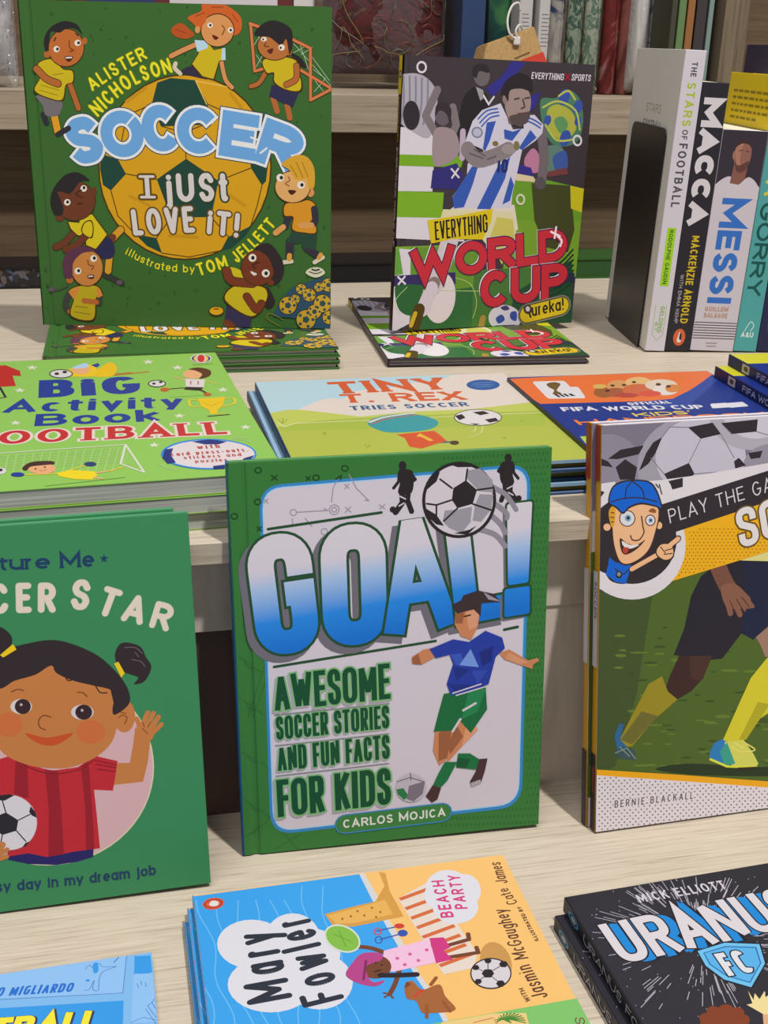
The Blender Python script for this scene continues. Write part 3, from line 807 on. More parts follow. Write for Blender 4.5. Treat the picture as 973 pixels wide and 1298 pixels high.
print_kid(soc, 'printed_boy', W3, [
    ('line', [(500, 880), (620, 940)], 48, (50, 56, 48)), ('line', [(530, 740), (520, 850)], 60, OUT), ('line', [(530, 740), (520, 850)], 48, (206, 148, 40)),
    ('line', [(535, 625), (612, 545)], 62, OUT), ('line', [(535, 625), (612, 545)], 50, (206, 148, 40)), ('line', [(525, 640), (555, 600)], 50, SKD),
    ('blob', [(420, 690), (520, 600), (568, 680), (552, 752), (480, 758)], (42, 40, 78)),
    ('line', [(270, 560), (195, 640), (130, 672)], 54, OUT), ('line', [(270, 560), (195, 640), (130, 672)], 44, SKD),
    ('poly', [(212, 482), (300, 488), (300, 445), (400, 422), (520, 580), (430, 696), (350, 665), (345, 600), (290, 590), (232, 540)], OUT),
    ('poly', [(222, 486), (306, 494), (306, 452), (398, 430), (510, 580), (428, 686), (358, 658), (352, 598), (290, 582), (242, 536)], (206, 184, 28)),
    ('line', [(360, 580), (280, 660), (205, 692)], 58, OUT), ('line', [(360, 580), (280, 660), (205, 692)], 47, SKD),
    ('blob', [(320, 560), (340, 490), (395, 475), (412, 540), (395, 610)], OUT), ('blob', [(328, 560), (345, 497), (390, 484), (404, 540), (388, 600)], (206, 184, 28)),
    ('disc', 160, 450, 34, 30, SKD), ('disc', 272, 330, 154, 150, OUT), ('disc', 412, 260, 20, 34, SKD), ('disc', 272, 330, 147, 143, SKD),
    ('blob', [(105, 248), (190, 140), (290, 118), (378, 178), (310, 182), (240, 272), (170, 262)], INK), ('blob', [(98, 262), (135, 265), (184, 380), (170, 435), (120, 432), (88, 350)], INK)]
    + eye(335, 237, 24, .1, -.2) + eye(213, 340, 24, .1, -.1) + [('line', [(320, 250), (275, 278), (325, 305)], 9, (66, 30, 20)), ('line', [(290, 350), (325, 350)], 9, (62, 22, 18))])
print_kid(soc, 'printed_boy', W3, [
    ('line', [(100, 985), (150, 990), (220, 960)], 12, (66, 76, 60)), ('disc', 105, 985, 20, 16, (96, 78, 100)), ('disc', 605, 935, 22, 18, (96, 78, 100)),
    ('line', [(225, 1030), (205, 1100), (235, 1150)], 46, (58, 62, 54)), ('line', [(240, 1150), (310, 1188)], 40, SK),
    ('line', [(455, 1040), (455, 1085)], 46, (58, 62, 54)),
    ('blob', [(222, 1000), (300, 955), (440, 955), (485, 1030), (437, 1060), (418, 1215), (240, 1185), (262, 1055)], OUT),
    ('blob', [(230, 1002), (302, 963), (436, 963), (476, 1028), (429, 1055), (410, 1206), (250, 1178), (270, 1052)], (178, 160, 28)),
    ('poly', [(226, 1002), (300, 962), (312, 985), (268, 1060)], (206, 130, 58)), ('poly', [(440, 962), (484, 1030), (446, 1050), (436, 1000)], (206, 130, 58)),
    ('lines', [[(280, 1110), (370, 1120)], [(275, 1150), (390, 1170)]], 7, (136, 116, 22)),
    ('line', [(435, 1080), (345, 1070)], 40, SK),
    ('disc', 236, 915, 26, 28, SK), ('disc', 365, 828, 122, 138, OUT), ('disc', 365, 828, 115, 131, (190, 124, 62)),
    ('blob', [(192, 870), (186, 760), (250, 690), (340, 665), (425, 702), (330, 718), (262, 790), (256, 895), (215, 905)], (88, 48, 72))]
    + eye(413, 757, 25, .2, -.1) + eye(297, 850, 25, .2, -.1) + [('line', [(370, 770), (378, 805), (412, 815), (400, 840)], 9, (130, 70, 30)), ('blob', [(368, 882), (415, 878), (412, 906), (378, 906)], (70, 26, 22)), ('line', [(378, 890), (406, 888)], 10, (214, 206, 196))])
print_kid(soc, 'printed_boy', W4, [
    ('line', [(525, 690), (522, 790)], 54, (50, 46, 60)), ('line', [(640, 735), (712, 785)], 50, (50, 46, 60)), ('line', [(478, 832), (535, 825)], 28, (206, 196, 176)), ('line', [(692, 832), (748, 798)], 28, (206, 196, 176)), ('line', [(522, 785), (520, 808)], 34, (206, 150, 60)), ('line', [(735, 780), (722, 802)], 30, (206, 150, 60)),
    ('poly', [(540, 618), (712, 636), (700, 742), (610, 736), (600, 690), (580, 705), (502, 692)], (38, 68, 54)),
    ('line', [(515, 520), (495, 585)], 46, (50, 46, 60)), ('line', [(480, 592), (428, 632)], 38, (208, 148, 84)),
    ('blob', [(490, 430), (590, 418), (652, 402), (705, 440), (680, 490), (712, 630), (620, 636), (536, 612), (542, 530), (482, 518)], OUT),
    ('blob', [(497, 436), (590, 425), (650, 410), (697, 442), (672, 490), (704, 623), (620, 628), (544, 606), (549, 522), (490, 511)], (206, 140, 34)),
    ('line', [(692, 470), (698, 545), (680, 570)], 46, (50, 46, 60)), ('line', [(672, 580), (600, 578)], 40, (208, 148, 84)),
    ('disc', 668, 358, 24, 30, (208, 140, 80)), ('disc', 545, 318, 124, 112, OUT), ('disc', 545, 318, 118, 106, (214, 162, 100)),
    ('blob', [(470, 160), (560, 104), (640, 112), (692, 190), (692, 320), (652, 322), (640, 262), (600, 275), (560, 260), (520, 200)], (206, 154, 44)),
    ('lines', [[(530, 170), (575, 250)], [(570, 150), (615, 255)], [(610, 150), (650, 250)]], 6, (160, 106, 24))]
    + eye(460, 255, 26, .3, 0) + eye(603, 305, 26, .2, 0) + [('line', [(515, 250), (525, 275), (495, 295), (520, 312)], 8, (150, 90, 44)), ('blob', [(515, 340), (568, 345), (545, 372), (525, 365)], (70, 26, 22))])
print_kid(soc, 'printed_girl', W4, [
    ('poly', [(95, 1120), (265, 1200), (250, 1290), (80, 1230)], (52, 46, 82)), ('line', [(95, 1240), (130, 1262)], 50, SKD),
    ('blob', [(285, 735), (380, 702), (465, 800), (484, 900), (440, 975), (400, 965), (420, 870), (380, 780)], (46, 36, 42)), ('blob', [(365, 990), (422, 1088), (400, 1135), (358, 1125)], (46, 36, 42)),
    ('blob', [(112, 866), (190, 885), (222, 960), (150, 930)], (200, 180, 30)),
    ('blob', [(122, 995), (240, 980), (360, 1000), (370, 1092), (265, 1205), (76, 1092)], OUT), ('blob', [(130, 1002), (240, 988), (352, 1006), (362, 1088), (263, 1195), (88, 1088)], (194, 174, 30)),
    ('line', [(95, 890), (130, 955), (270, 972)], 66, OUT), ('line', [(95, 890), (130, 955), (270, 972)], 56, (116, 54, 34)),
    ('line', [(330, 1110), (295, 1150), (232, 1062)], 58, OUT), ('line', [(330, 1110), (295, 1150), (232, 1062)], 48, (116, 54, 34)),
    ('disc', 308, 868, 118, 124, OUT), ('disc', 308, 868, 111, 117, (112, 52, 32)), ('disc', 395, 968, 22, 20, (112, 52, 32)),
    ('blob', [(300, 735), (390, 715), (450, 820), (455, 900), (425, 940), (405, 860), (370, 790)], (46, 36, 42))]
    + eye(270, 800, 27, .1, 0) + eye(360, 905, 27, .1, 0) + [('line', [(315, 830), (270, 850), (290, 872)], 9, (62, 26, 18)), ('blob', [(258, 890), (300, 908), (282, 920), (262, 905)], (220, 206, 200))])
a = Art(soc, 'printed_ball_bag', W4)
a.blob([(415, 1175), (520, 1022), (620, 975), (810, 950), (810, 1290), (700, 1290), (560, 1212), (450, 1200)], (42, 76, 100))
bl = [(510, 1122, 58), (632, 1218, 64), (745, 1110, 58), (785, 985, 44), (655, 1052, 42), (600, 1012, 34), (690, 1165, 46), (790, 1205, 44), (560, 1080, 30), (720, 1000, 30)]
a.discs([(x, y, r + 6, r + 6) for x, y, r in bl], (50, 50, 34), 18)
a.discs([(x, y, r, r) for x, y, r in bl], (196, 156, 48), 18)
a.discs([(x, y, r * .4, r * .4) for x, y, r in bl], (44, 76, 80), 5)
a.discs([(x + r * .75 * math.cos(q), y + r * .75 * math.sin(q), r * .2, r * .2) for x, y, r in bl for q in (0, 1.26, 2.5, 3.77, 5)], (44, 76, 80), 5)
a.line([(450, 1260), (370, 1210), (390, 1175), (480, 1220)], 6, (120, 120, 40))
a.done()
a = Art(soc, 'printed_marker_cone', W4)
a.disc(25, 1160, 52, 32, OUT); a.disc(25, 1158, 46, 27, (208, 160, 30)); a.disc(25, 1145, 20, 8, (150, 104, 20)); a.done()
a = Art(soc, 'printed_marker_cone', W4)
a.blob([(632, 905), (665, 870), (730, 868), (762, 905), (700, 935)], (206, 204, 180)); a.line([(655, 895), (700, 908), (740, 895)], 8, (80, 90, 70)); a.line([(675, 880), (700, 886), (722, 880)], 12, (60, 66, 60))
a.done()

# ------------------------------------------------------------------ print on the dark sports hardback
W5, W6 = (495, 75, 3.604), (490, 260, 4.054)
GY, LGN, DGN = (124, 116, 120), (112, 160, 34), (42, 96, 50)
a = Art(wcb, 'cover_backdrop', W5)
a.poly([(20, 345), (200, 345), (200, 480), (20, 480)], (206, 200, 208))
a.poly([(20, 470), (335, 472), (320, 524), (20, 522)], LGN)
a.poly([(20, 522), (195, 524), (188, 637), (20, 637)], (206, 200, 208))
a.poly([(20, 637), (240, 640), (230, 760), (20, 760)], (116, 164, 36))
a.poly([(20, 755), (330, 755), (330, 860), (20, 850)], (206, 200, 208))
a.poly([(530, 560), (700, 572), (885, 612), (870, 800), (860, 1000), (530, 1000)], (100, 146, 40))
a.poly([(530, 760), (870, 760), (850, 1010), (500, 1010)], (112, 150, 44))
a.poly([(640, 590), (820, 598), (832, 800), (800, 900), (700, 880), (650, 760)], (64, 66, 34))
a.poly([(818, 598), (886, 612), (872, 722), (818, 702)], (190, 178, 34))
a.done(True)
a = Art(wcb, 'cover_backdrop', W6)
a.poly([(20, 250), (330, 235), (340, 330), (20, 330)], (118, 160, 44))
a.poly([(20, 255), (120, 262), (150, 400), (130, 620), (20, 680)], (206, 200, 208))
a.poly([(120, 250), (480, 240), (500, 640), (110, 660)], (96, 140, 46))
a.poly([(180, 480), (470, 440), (500, 680), (100, 690)], (44, 100, 54))
a.poly([(440, 360), (940, 330), (920, 700), (420, 700)], (66, 112, 50))
a.poly([(640, 470), (940, 300), (930, 700), (600, 680)], (34, 72, 46))
a.poly([(30, 395), (345, 372), (345, 432), (30, 448)], (50, 42, 92))
a.poly([(860, 375), (950, 365), (950, 410), (860, 425)], (44, 38, 84))
a.disc(265, 500, 78, 128, (208, 202, 204), rot=8)
a.blob([(38, 470), (60, 440), (190, 445), (180, 520), (130, 590), (60, 565)], DGN)
a.poly([(30, 260), (60, 255), (80, 385), (30, 395)], (96, 150, 60))
a.lines([[(60, 590), (40, 520), (100, 450)], [(345, 400), (420, 430), (450, 520), (430, 600)], [(180, 465), (460, 465)]], 3, (170, 196, 120), smooth=True)
a.lines([[(820, 330 + i * 26), (880, 315 + i * 24), (945, 250 + i * 26)] for i in range(7)], 9, (28, 56, 40), smooth=True)
a.done(True)
a = Art(wcb, 'printed_crowd', W5)
a.blob([(30, 130), (90, 95), (160, 110), (212, 180), (205, 300), (175, 390), (110, 370), (30, 300)], (166, 160, 172))
a.lines([[(60 + 28 * i, 110 + 4 * i * i * .2), (60 + 27 * i, 240), (45 + 26 * i, 330)] for i in range(5)], 9, (128, 124, 140), smooth=True)
a.disc(95, 290, 38, 68, (46, 40, 46))
a.blob([(390, 150), (335, 205), (305, 350), (320, 420), (440, 420), (450, 220), (430, 175)], (38, 34, 38))
a.poly([(392, 150), (425, 165), (432, 200), (412, 215)], (150, 146, 150))
a.disc(420, 98, 38, 50, (100, 94, 96)); a.blob([(378, 95), (385, 55), (420, 42), (455, 60), (450, 85), (410, 78), (395, 110)], (46, 40, 44))
a.lines([[(215, 170), (160, 290), (205, 370)], [(285, 250), (300, 330), (270, 400)]], 34, (118, 108, 112))
a.blob([(195, 370), (240, 340), (300, 370), (305, 470), (200, 520)], (150, 132, 136)); a.disc(238, 285, 36, 50, (96, 86, 92)); a.blob([(205, 290), (210, 240), (250, 225), (278, 260), (270, 320), (255, 280), (225, 265)], (52, 44, 50))
a.line([(330, 360), (325, 480)], 26, (178, 160, 176))
a.done()
a = Art(wcb, 'printed_paint_strokes', W5)
a.poly([(560, 28), (625, 34), (560, 112), (470, 195), (436, 160), (510, 100)], (50, 46, 128))
a.poly([(640, 190), (690, 168), (665, 240), (640, 262)], (50, 46, 128))
a.poly([(190, 540), (300, 505), (330, 560), (300, 625), (180, 622)], (48, 44, 112))
a.blob([(690, 205), (760, 195), (815, 155), (870, 195), (885, 300), (850, 400), (750, 415), (700, 330)], (72, 118, 92))
a.blob([(720, 255), (770, 225), (835, 260), (850, 340), (790, 390), (730, 350)], (166, 166, 66))
a.blob([(750, 300), (790, 280), (815, 320), (780, 360)], (90, 140, 90))
for x, y, r in ((800, 190, 30), (862, 235, 26), (720, 300, 20), (800, 380, 30), (860, 300, 18)): a.disc(x, y, r * .8, r * 1.3, (54, 78, 156), rot=20)
a.lines([[(700, 240), (770, 210), (850, 250), (868, 340)], [(710, 320), (760, 390), (840, 385)], [(775, 185), (820, 160), (850, 200)]], 8, (176, 180, 84), smooth=True)
a.blob([(700, 430), (780, 420), (805, 500), (770, 545), (700, 540)], (90, 120, 110)); a.blob([(740, 470), (800, 440), (806, 520), (760, 540)], (60, 84, 150))
a.blob([(610, 480), (650, 430), (680, 470), (670, 540), (620, 530)], (176, 116, 146)); a.poly([(565, 500), (640, 520), (650, 560), (570, 545)], (52, 46, 128))
a.poly([(560, 545), (650, 560), (660, 585), (570, 580)], (206, 190, 150)); a.poly([(700, 540), (800, 515), (810, 545), (720, 560)], (110, 60, 60))
a.done(True)
a = Art(wcb, 'printed_player', W5)
JW, JB = (196, 192, 208), (52, 84, 168)
a.poly([(300, 690), (560, 690), (575, 800), (520, 850), (430, 800), (230, 830), (215, 760)], (210, 200, 188))
a.line([(690, 350), (700, 480), (682, 595)], 44, (106, 96, 102)); a.disc(680, 590, 26, 30, (84, 76, 82))
a.poly([(505, 225), (560, 345), (610, 340), (605, 280), (660, 275), (700, 320), (695, 360), (662, 395), (600, 440), (552, 640), (545, 705), (285, 712), (278, 660), (345, 560), (350, 505), (440, 490), (420, 440), (340, 405), (375, 310), (420, 258)], JW)
for pl in ([(440, 315), (482, 308), (452, 400), (430, 448), (420, 438)], [(485, 520), (545, 470), (520, 570), (450, 712), (388, 712), (425, 640)], [(368, 520), (398, 515), (372, 600), (330, 705), (285, 712), (278, 662)],
           [(640, 345), (668, 380), (600, 440), (585, 430)], [(518, 345), (560, 355), (600, 340), (555, 398), (520, 388)], [(545, 560), (560, 600), (540, 672), (505, 690)]):
    a.poly(pl, JB)
a.lines([[(400, 300), (440, 262), (490, 250)], [(408, 318), (448, 278), (494, 266)], [(416, 334), (455, 294), (496, 282)], [(615, 285), (655, 298), (690, 320)], [(612, 300), (650, 314), (686, 336)]], 6, JB, smooth=True)
a.lines([[(350, 440), (395, 488), (470, 470), (535, 438)]], 62, (128, 118, 122), smooth=True); a.lines([[(360, 460), (420, 480)], [(380, 440), (430, 470)], [(440, 485), (480, 470)]], 6, (90, 84, 92))
a.disc(540, 436, 34, 24, (146, 136, 138)); a.disc(478, 412, 14, 12, (120, 104, 60)); a.disc(575, 420, 14, 22, (120, 110, 70))
a.disc(395, 362, 26, 26, (120, 120, 150)); a.disc(395, 362, 19, 19, (176, 176, 196))
a.T('10', [(483, 545), (530, 545)], (34, 44, 96), h=62, t=.22, sq=4)
a.poly([(520, 210), (540, 320), (600, 330), (610, 270)], (112, 96, 96))
a.disc(585, 222, 60, 92, (152, 130, 126), rot=6)
a.blob([(545, 285), (600, 270), (640, 262), (628, 310), (590, 325), (555, 318)], (84, 70, 72)); a.disc(527, 205, 13, 24, (140, 116, 112))
a.blob([(508, 180), (528, 125), (590, 82), (645, 105), (652, 165), (600, 155), (550, 165), (540, 215), (525, 190)], (42, 36, 40))
a.lines([[(570, 205), (590, 200)], [(618, 200), (638, 196)], [(608, 205), (616, 240), (600, 248)]], 7, (74, 58, 58)); a.line([(585, 272), (622, 268)], 7, (96, 62, 62))
a.done()
a = Art(wcb, 'printed_player_legs', W6)
a.poly([(285, 55), (645, 62), (655, 170), (560, 300), (470, 190), (250, 180)], (208, 200, 160))
a.poly([(560, 90), (640, 100), (650, 210), (580, 330), (520, 200)], (190, 184, 90))
a.line([(330, 170), (280, 330), (232, 440)], 88, (196, 186, 190)); a.line([(235, 430), (180, 545)], 62, (130, 112, 106)); a.line([(222, 455), (178, 560)], 66, (200, 192, 200))
a.line([(160, 560), (130, 660)], 56, (74, 60, 22)); a.line([(140, 580), (118, 640)], 20, (196, 166, 40)); a.line([(480, 600), (470, 640)], 30, (150, 130, 60))
a.done()
a = Art(wcb, 'printed_ball', W6)
a.disc(590, 598, 82, 66, (200, 196, 206)); a.blob([(545, 600), (575, 580), (590, 605), (560, 625)], (54, 76, 150)); a.blob([(620, 570), (650, 565), (648, 610), (620, 600)], (54, 76, 150)); a.blob([(570, 545), (600, 535), (615, 552), (590, 560)], (70, 56, 110)); a.line([(545, 640), (640, 635)], 10, (60, 64, 120))
a.done()
a = Art(wcb, 'title_lettering', W6)
a.poly([(205, 112), (385, 82), (538, 48), (530, 110), (485, 205), (330, 205), (222, 230)], (206, 182, 28))
a.T('EVERYTHING', [(244, 214), (512, 168)], (34, 28, 30), top=(244, 118), t=.105, sq=4, sp=.06)
RD = (188, 44, 56)
a.T('WORLD', [(125, 432), (915, 298)], RD, h=166, t=.25, sp=.03, out=((.035, (74, 34, 66)),), shadow=(-.055, .04, .0, (228, 216, 222)))
a.T('CUP', [(470, 552), (908, 490)], RD, h=178, t=.235, sp=.05, out=((.03, (74, 34, 66)),), shadow=(-.055, .04, .0, (228, 216, 222)))
a.lines([[(835, 160), (880, 182)], [(862, 136), (852, 192)]], 9, (230, 222, 226)); a.line([(868, 180), (888, 205), (880, 232)], 10, (230, 222, 226))
a.done()
a = Art(wcb, 'publisher_logo', W6)
a.line([(705, 577), (880, 532)], 96, (120, 120, 104)); a.line([(705, 577), (880, 532)], 82, (44, 44, 34)); a.line([(705, 577), (880, 532)], 74, (206, 178, 30))
a.disc(708, 552, 22, 24, (62, 54, 44)); a.disc(708, 550, 11, 13, (200, 190, 196)); a.line([(716, 575), (722, 590)], 9, (44, 38, 30))
a.T('ureka!', [(728, 588), (892, 552)], (44, 38, 26), h=60, t=.16, sp=.1)
a.done()
a = Art(wcb, 'series_lettering', W5)
a.T('EVERYTHING', [(648, 108), (797, 112)], (206, 198, 206), top=(648, 76), t=.15, sq=4, sp=.12, slant=.08)
a.lines([[(805, 82), (828, 112)], [(828, 82), (805, 112)]], 6, (150, 32, 48))
a.T('SPORTS', [(834, 112), (922, 114)], (206, 198, 206), top=(834, 80), t=.15, sq=4, sp=.12, slant=.08)
a.done()
for x, y, r_, ry_, c_ in ((143, 65, 20, 24, (206, 200, 206)), (855, 390, 18, 22, (206, 200, 206)), (588, 665, 17, 21, (196, 200, 170))):
    a = Art(wcb, 'printed_ring', W5); a.ring(x, y, r_, 8.5, c_, ry=ry_); a.done()
for ls in ([[(275, 532), (308, 570)], [(306, 530), (277, 572)]], [[(427, 192), (450, 232)], [(474, 196), (450, 230)]]):
    a = Art(wcb, 'printed_cross', W5); a.lines(ls, 8, (206, 200, 206)); a.done()
a = Art(wcb, 'printed_cross', W6)
a.lines([[(54, 400), (90, 434)], [(88, 398), (56, 436)]], 9, (214, 206, 212))
a.done()
# spine of the standing sports hardback: band, mark and title
def spine_art(bk, name, height_map=None):
    a = Art(bk, name, part='spine', place=spine_place(bk), mapper=lambda x, y: (x, y)); a.clip = (bk.t, bk.h); return a
a = spine_art(wcb, 'spine_lettering')
h, t = wcb.h, wcb.t
a.poly([(0, h * .866), (t, h * .866), (t, h), (0, h)], (206, 180, 20))
a.disc(t / 2, h * .935, t * .32, t * .5, (40, 36, 24)); a.disc(t / 2, h * .935, t * .14, t * .26, (206, 196, 180))
a.T('EVERYTHING WORLD CUP', [(t * .28, h * .68), (t * .28, h * .32)], (206, 196, 200), h=t * .46, t=.16, sp=.14)
a.T('EVERYTHING SPORTS', [(t * .3, h * .855), (t * .3, h * .70)], (180, 150, 40), h=t * .36, t=.16, sp=.14)
a.done()
a = spine_art(goal, 'spine_lettering'); h, t = goal.h, goal.t
a.T('GOAL!', [(t * .25, h * .70), (t * .25, h * .52)], (150, 196, 236), h=t * .5, t=.2, sp=.14); a.done()
# ------------------------------------------------------------------ print on the leaning green hardback
Y2, Y3 = (270, 560, 2.263), (270, 800, 2.263)
def grad_mat(name, y0, y1, stops):
    m, nt, b, N, L = node_mat(name)
    tc = N('ShaderNodeTexCoord'); sx = N('ShaderNodeSeparateXYZ'); L(tc.outputs['Object'], sx.inputs[0])
    mr = N('ShaderNodeMapRange'); mr.inputs['From Min'].default_value = y0; mr.inputs['From Max'].default_value = y1
    ma = N('ShaderNodeMath'); ma.operation = 'MULTIPLY_ADD'; ma.inputs[1].default_value = -.11; L(sx.outputs['X'], ma.inputs[0]); L(sx.outputs['Y'], ma.inputs[2])
    L(ma.outputs[0], mr.inputs['Value'])
    r = ramp(nt, stops); L(mr.outputs[0], r.inputs[0]); L(r.outputs[0], b.inputs['Base Color'])
    b.inputs['Roughness'].default_value = .42; b.inputs['Specular IOR Level'].default_value = .28
    return m
def rrect(pts, r, n=6):
    out = []
    for i, p in enumerate(pts):
        a, b = pts[i - 1], pts[(i + 1) % len(pts)]
        la, lb = math.dist(a, p), math.dist(b, p)
        s = (p[0] + (a[0] - p[0]) * r / la, p[1] + (a[1] - p[1]) * r / la); e = (p[0] + (b[0] - p[0]) * r / lb, p[1] + (b[1] - p[1]) * r / lb)
        for k in range(n + 1):
            q = k / n; out.append(((1 - q) ** 2 * s[0] + 2 * q * (1 - q) * p[0] + q * q * e[0], (1 - q) ** 2 * s[1] + 2 * q * (1 - q) * p[1] + q * q * e[1]))
    return out
BLU, PAN, FOR = (52, 132, 196), (204, 196, 208), (32, 74, 46)
a = Art(goal, 'printed_hatching', (0, 0, 1))
dots = []
for i in range(26):
    for j in range(56):
        x, y = 560 + i * 5.2 + (j % 2) * 2.6, 572 + j * 8.6
        dots.append((x, y - (x - 560) * .04))
dk = [[(x - 1.5, y), (x, y - 2.6), (x + 1.5, y), (x, y + 2.6)] for x, y in dots if (x > 668 or y < 612 or y > 1018)]
a.fill([[a.uv(p) for p in q] for q in dk], (42, 100, 48))
a.lines([[(345 + i * 14, 812 + i * 4), (330 + i * 8, 860), (316 + i * 6, 905)] for i in range(2)] + [[(302, 830), (330, 850), (338, 850)], [(300, 880), (336, 905)], [(304, 950), (340, 970)], [(308, 1010), (345, 1035), (380, 1075)], [(312, 1060), (340, 1040), (350, 1020)], [(350, 1075), (385, 1055)], [(670, 880), (686, 870)], [(668, 915), (686, 905)]], 1, (42, 96, 44))
a.done(True)
a = Art(goal, 'cover_panel', (0, 0, 1))
cs = [(326.5, 613), (672, 588), (662.5, 1021), (345, 1057)]
a.poly(rrect(cs, 30), BLU)
a.poly(rrect([(330, 616.5), (668, 592), (659, 1017.5), (348.5, 1053)], 27), (160, 200, 232))
a.poly(rrect([(331.5, 618), (666.5, 593.5), (657.5, 1016), (350, 1051.5)], 26), PAN)
a.done()
a = Art(goal, 'printed_tactics', Y2)
GK = (26, 66, 32)
for x, y in ((125, 75), (293, 98), (376, 72), (57, 207), (105, 314), (124, 166)): a.ring(x, y, 9, 4, GK, ry=8)
a.lines([[(163, 90), (180, 103)], [(180, 90), (164, 104)], [(264, 95), (276, 104)], [(276, 94), (265, 105)], [(350, 103), (366, 92), (364, 104)], [(124, 238), (136, 250)], [(136, 238), (124, 250)]], 4, GK)
GT = (150, 144, 158)
a.ring(228, 198, 9, 3, GT); a.ring(346, 191, 14, 3, GT); a.ring(346, 191, 7, 3, GT); a.ring(318, 254, 9, 3, GT)
a.lines([[(240, 197), (328, 193), (316, 187)], [(338, 168), (342, 130), (352, 108)], [(388, 90), (410, 130), (446, 166), (434, 164)], [(225, 215), (226, 232)], [(262, 215), (282, 238)], [(336, 262), (350, 238), (358, 246)], [(318, 290), (332, 276)]], 3, GT)
a.lines([[(376, 118), (388, 130)], [(388, 117), (376, 131)], [(378, 184), (394, 198)], [(394, 183), (378, 199)], [(476, 178), (492, 190)], [(492, 177), (477, 191)], [(142, 158), (154, 170)], [(154, 158), (142, 170)]], 3, GT)
a.done()
for ox, oy, k in ((545, 54, 1.0), (848, 36, .92)):
    a = Art(goal, 'printed_runner', Y2)
    P = lambda *q: [(ox + x * k, oy + y * k) for x, y in q]
    f = 1 if k == 1 else -1
    Q = lambda *q: [(ox + f * x * k, oy + y * k) for x, y in q]
    a.disc(ox - 3, oy + 12 * k, 11 * k, 13 * k, INK); a.blob(Q((-14, 26), (8, 22), (28, 34), (24, 90), (-14, 92), (-10, 60)), INK)
    a.lines([Q((-4, 88), (-2, 118), (-22, 146))], 17 * k, INK); a.lines([Q((14, 88), (12, 112), (24, 144))], 15 * k, INK)
    a.lines([Q((22, 36), (34, 52), (14, 66)), Q((-12, 34), (-14, 58), (-28, 76))], 9 * k, INK)
    a.lines([Q((-10, 100), (6, 108)), Q((2, 120), (-12, 128))], 4 * k, PAN)
    a.disc(ox - f * 30 * k, oy + 138 * k, 9 * k, 9 * k, INK)
    a.done()
a = Art(goal, 'title_lettering', Y2)
GR = (108, 104, 116)
a.lines([[(155, 245), (482, 200)], [(176, 642), (640, 570)], [(836, 539), (874, 531)]], 8, FOR)
for i, c, base, h in ((0, 'G', [(133, 617), (312, 590)], 338), (1, 'O', [(320, 588), (502, 572)], 338), (2, 'A', [(498, 558), (700, 527)], 338), (3, 'L', [(700, 527), (832, 502)], 320)):
    ex = dict(t=.2 if c != 'A' else .165, sq=3.2, sp=0)
    a.T(c, base, GR, h=h, shadow=(-.045, -.045, .028, GR), **ex)
gm = grad_mat('print_white_to_blue', goal.uv(270 + 150 / 2.263, 560 + 600 / 2.263)[1] - .11 * .03, goal.uv(270 + 150 / 2.263, 560 + 300 / 2.263)[1] - .11 * .03,
              [(0.0, (16, 110, 206)), (.30, (36, 132, 222)), (.62, (158, 186, 224)), (.80, (206, 200, 214)), (1.0, (208, 202, 212))])
for i, c, base, h in ((0, 'G', [(133, 617), (312, 590)], 338), (1, 'O', [(320, 588), (502, 572)], 338), (2, 'A', [(498, 558), (700, 527)], 338), (3, 'L', [(700, 527), (832, 502)], 320)):
    a.T(c, base, gm, h=h, t=.2 if c != 'A' else .165, sq=3.2, sp=0, out=((.022, FOR),))
for pl in ([(842, 180), (914, 172), (904, 404), (846, 412)], [(836, 424), (908, 414), (908, 492), (836, 504)]):
    a.poly(rrect([(x - 12, y + 12) for x, y in pl], 12), GR)
    cx, cy = sum(p[0] for p in pl) / 4, sum(p[1] for p in pl) / 4
    a.poly(rrect([(x + math.copysign(6, x - cx), y + math.copysign(6, y - cy)) for x, y in pl], 12), FOR); a.poly(rrect(pl, 8), gm)
a.done()
a = Art(goal, 'printed_ball', Y2)
a.lines([[(800, 130), (838, 152), (868, 196)], [(806, 176), (840, 204), (842, 220)], [(796, 210), (824, 236), (838, 262)], [(760, 250), (808, 266), (838, 300)]], 14, (140, 134, 148), smooth=True)
a.disc(705, 166, 106, 110, INK, n=40); a.disc(705, 166, 97, 101, (206, 198, 208), n=40)
a.poly([(688, 132), (724, 110), (756, 138), (744, 178), (700, 190), (684, 166)], INK)
a.poly([(727, 82), (764, 76), (800, 110), (802, 146), (762, 142), (728, 106)], (150, 146, 158)); a.poly([(750, 182), (764, 150), (803, 152), (796, 196), (768, 230), (744, 226)], (150, 146, 158)); a.poly([(664, 196), (700, 194), (742, 186), (738, 230), (712, 262), (676, 246), (658, 226)], (150, 146, 158))
a.poly([(610, 190), (640, 208), (662, 240), (640, 236), (618, 216)], INK); a.poly([(612, 136), (622, 100), (650, 84), (640, 112)], INK); a.poly([(672, 62), (720, 60), (740, 72), (700, 72)], INK); a.poly([(690, 262), (734, 252), (756, 240), (730, 266)], INK)
a.lines([[(684, 132), (650, 106)], [(684, 166), (640, 180), (612, 176)], [(700, 190), (662, 226)], [(744, 178), (796, 196)], [(724, 110), (728, 78)], [(756, 138), (802, 132)], [(640, 180), (640, 208)]], 5, INK)
a.done()
a = Art(goal, 'subtitle_lettering', Y3)
DKG, HAL = (14, 76, 48), (120, 176, 116)
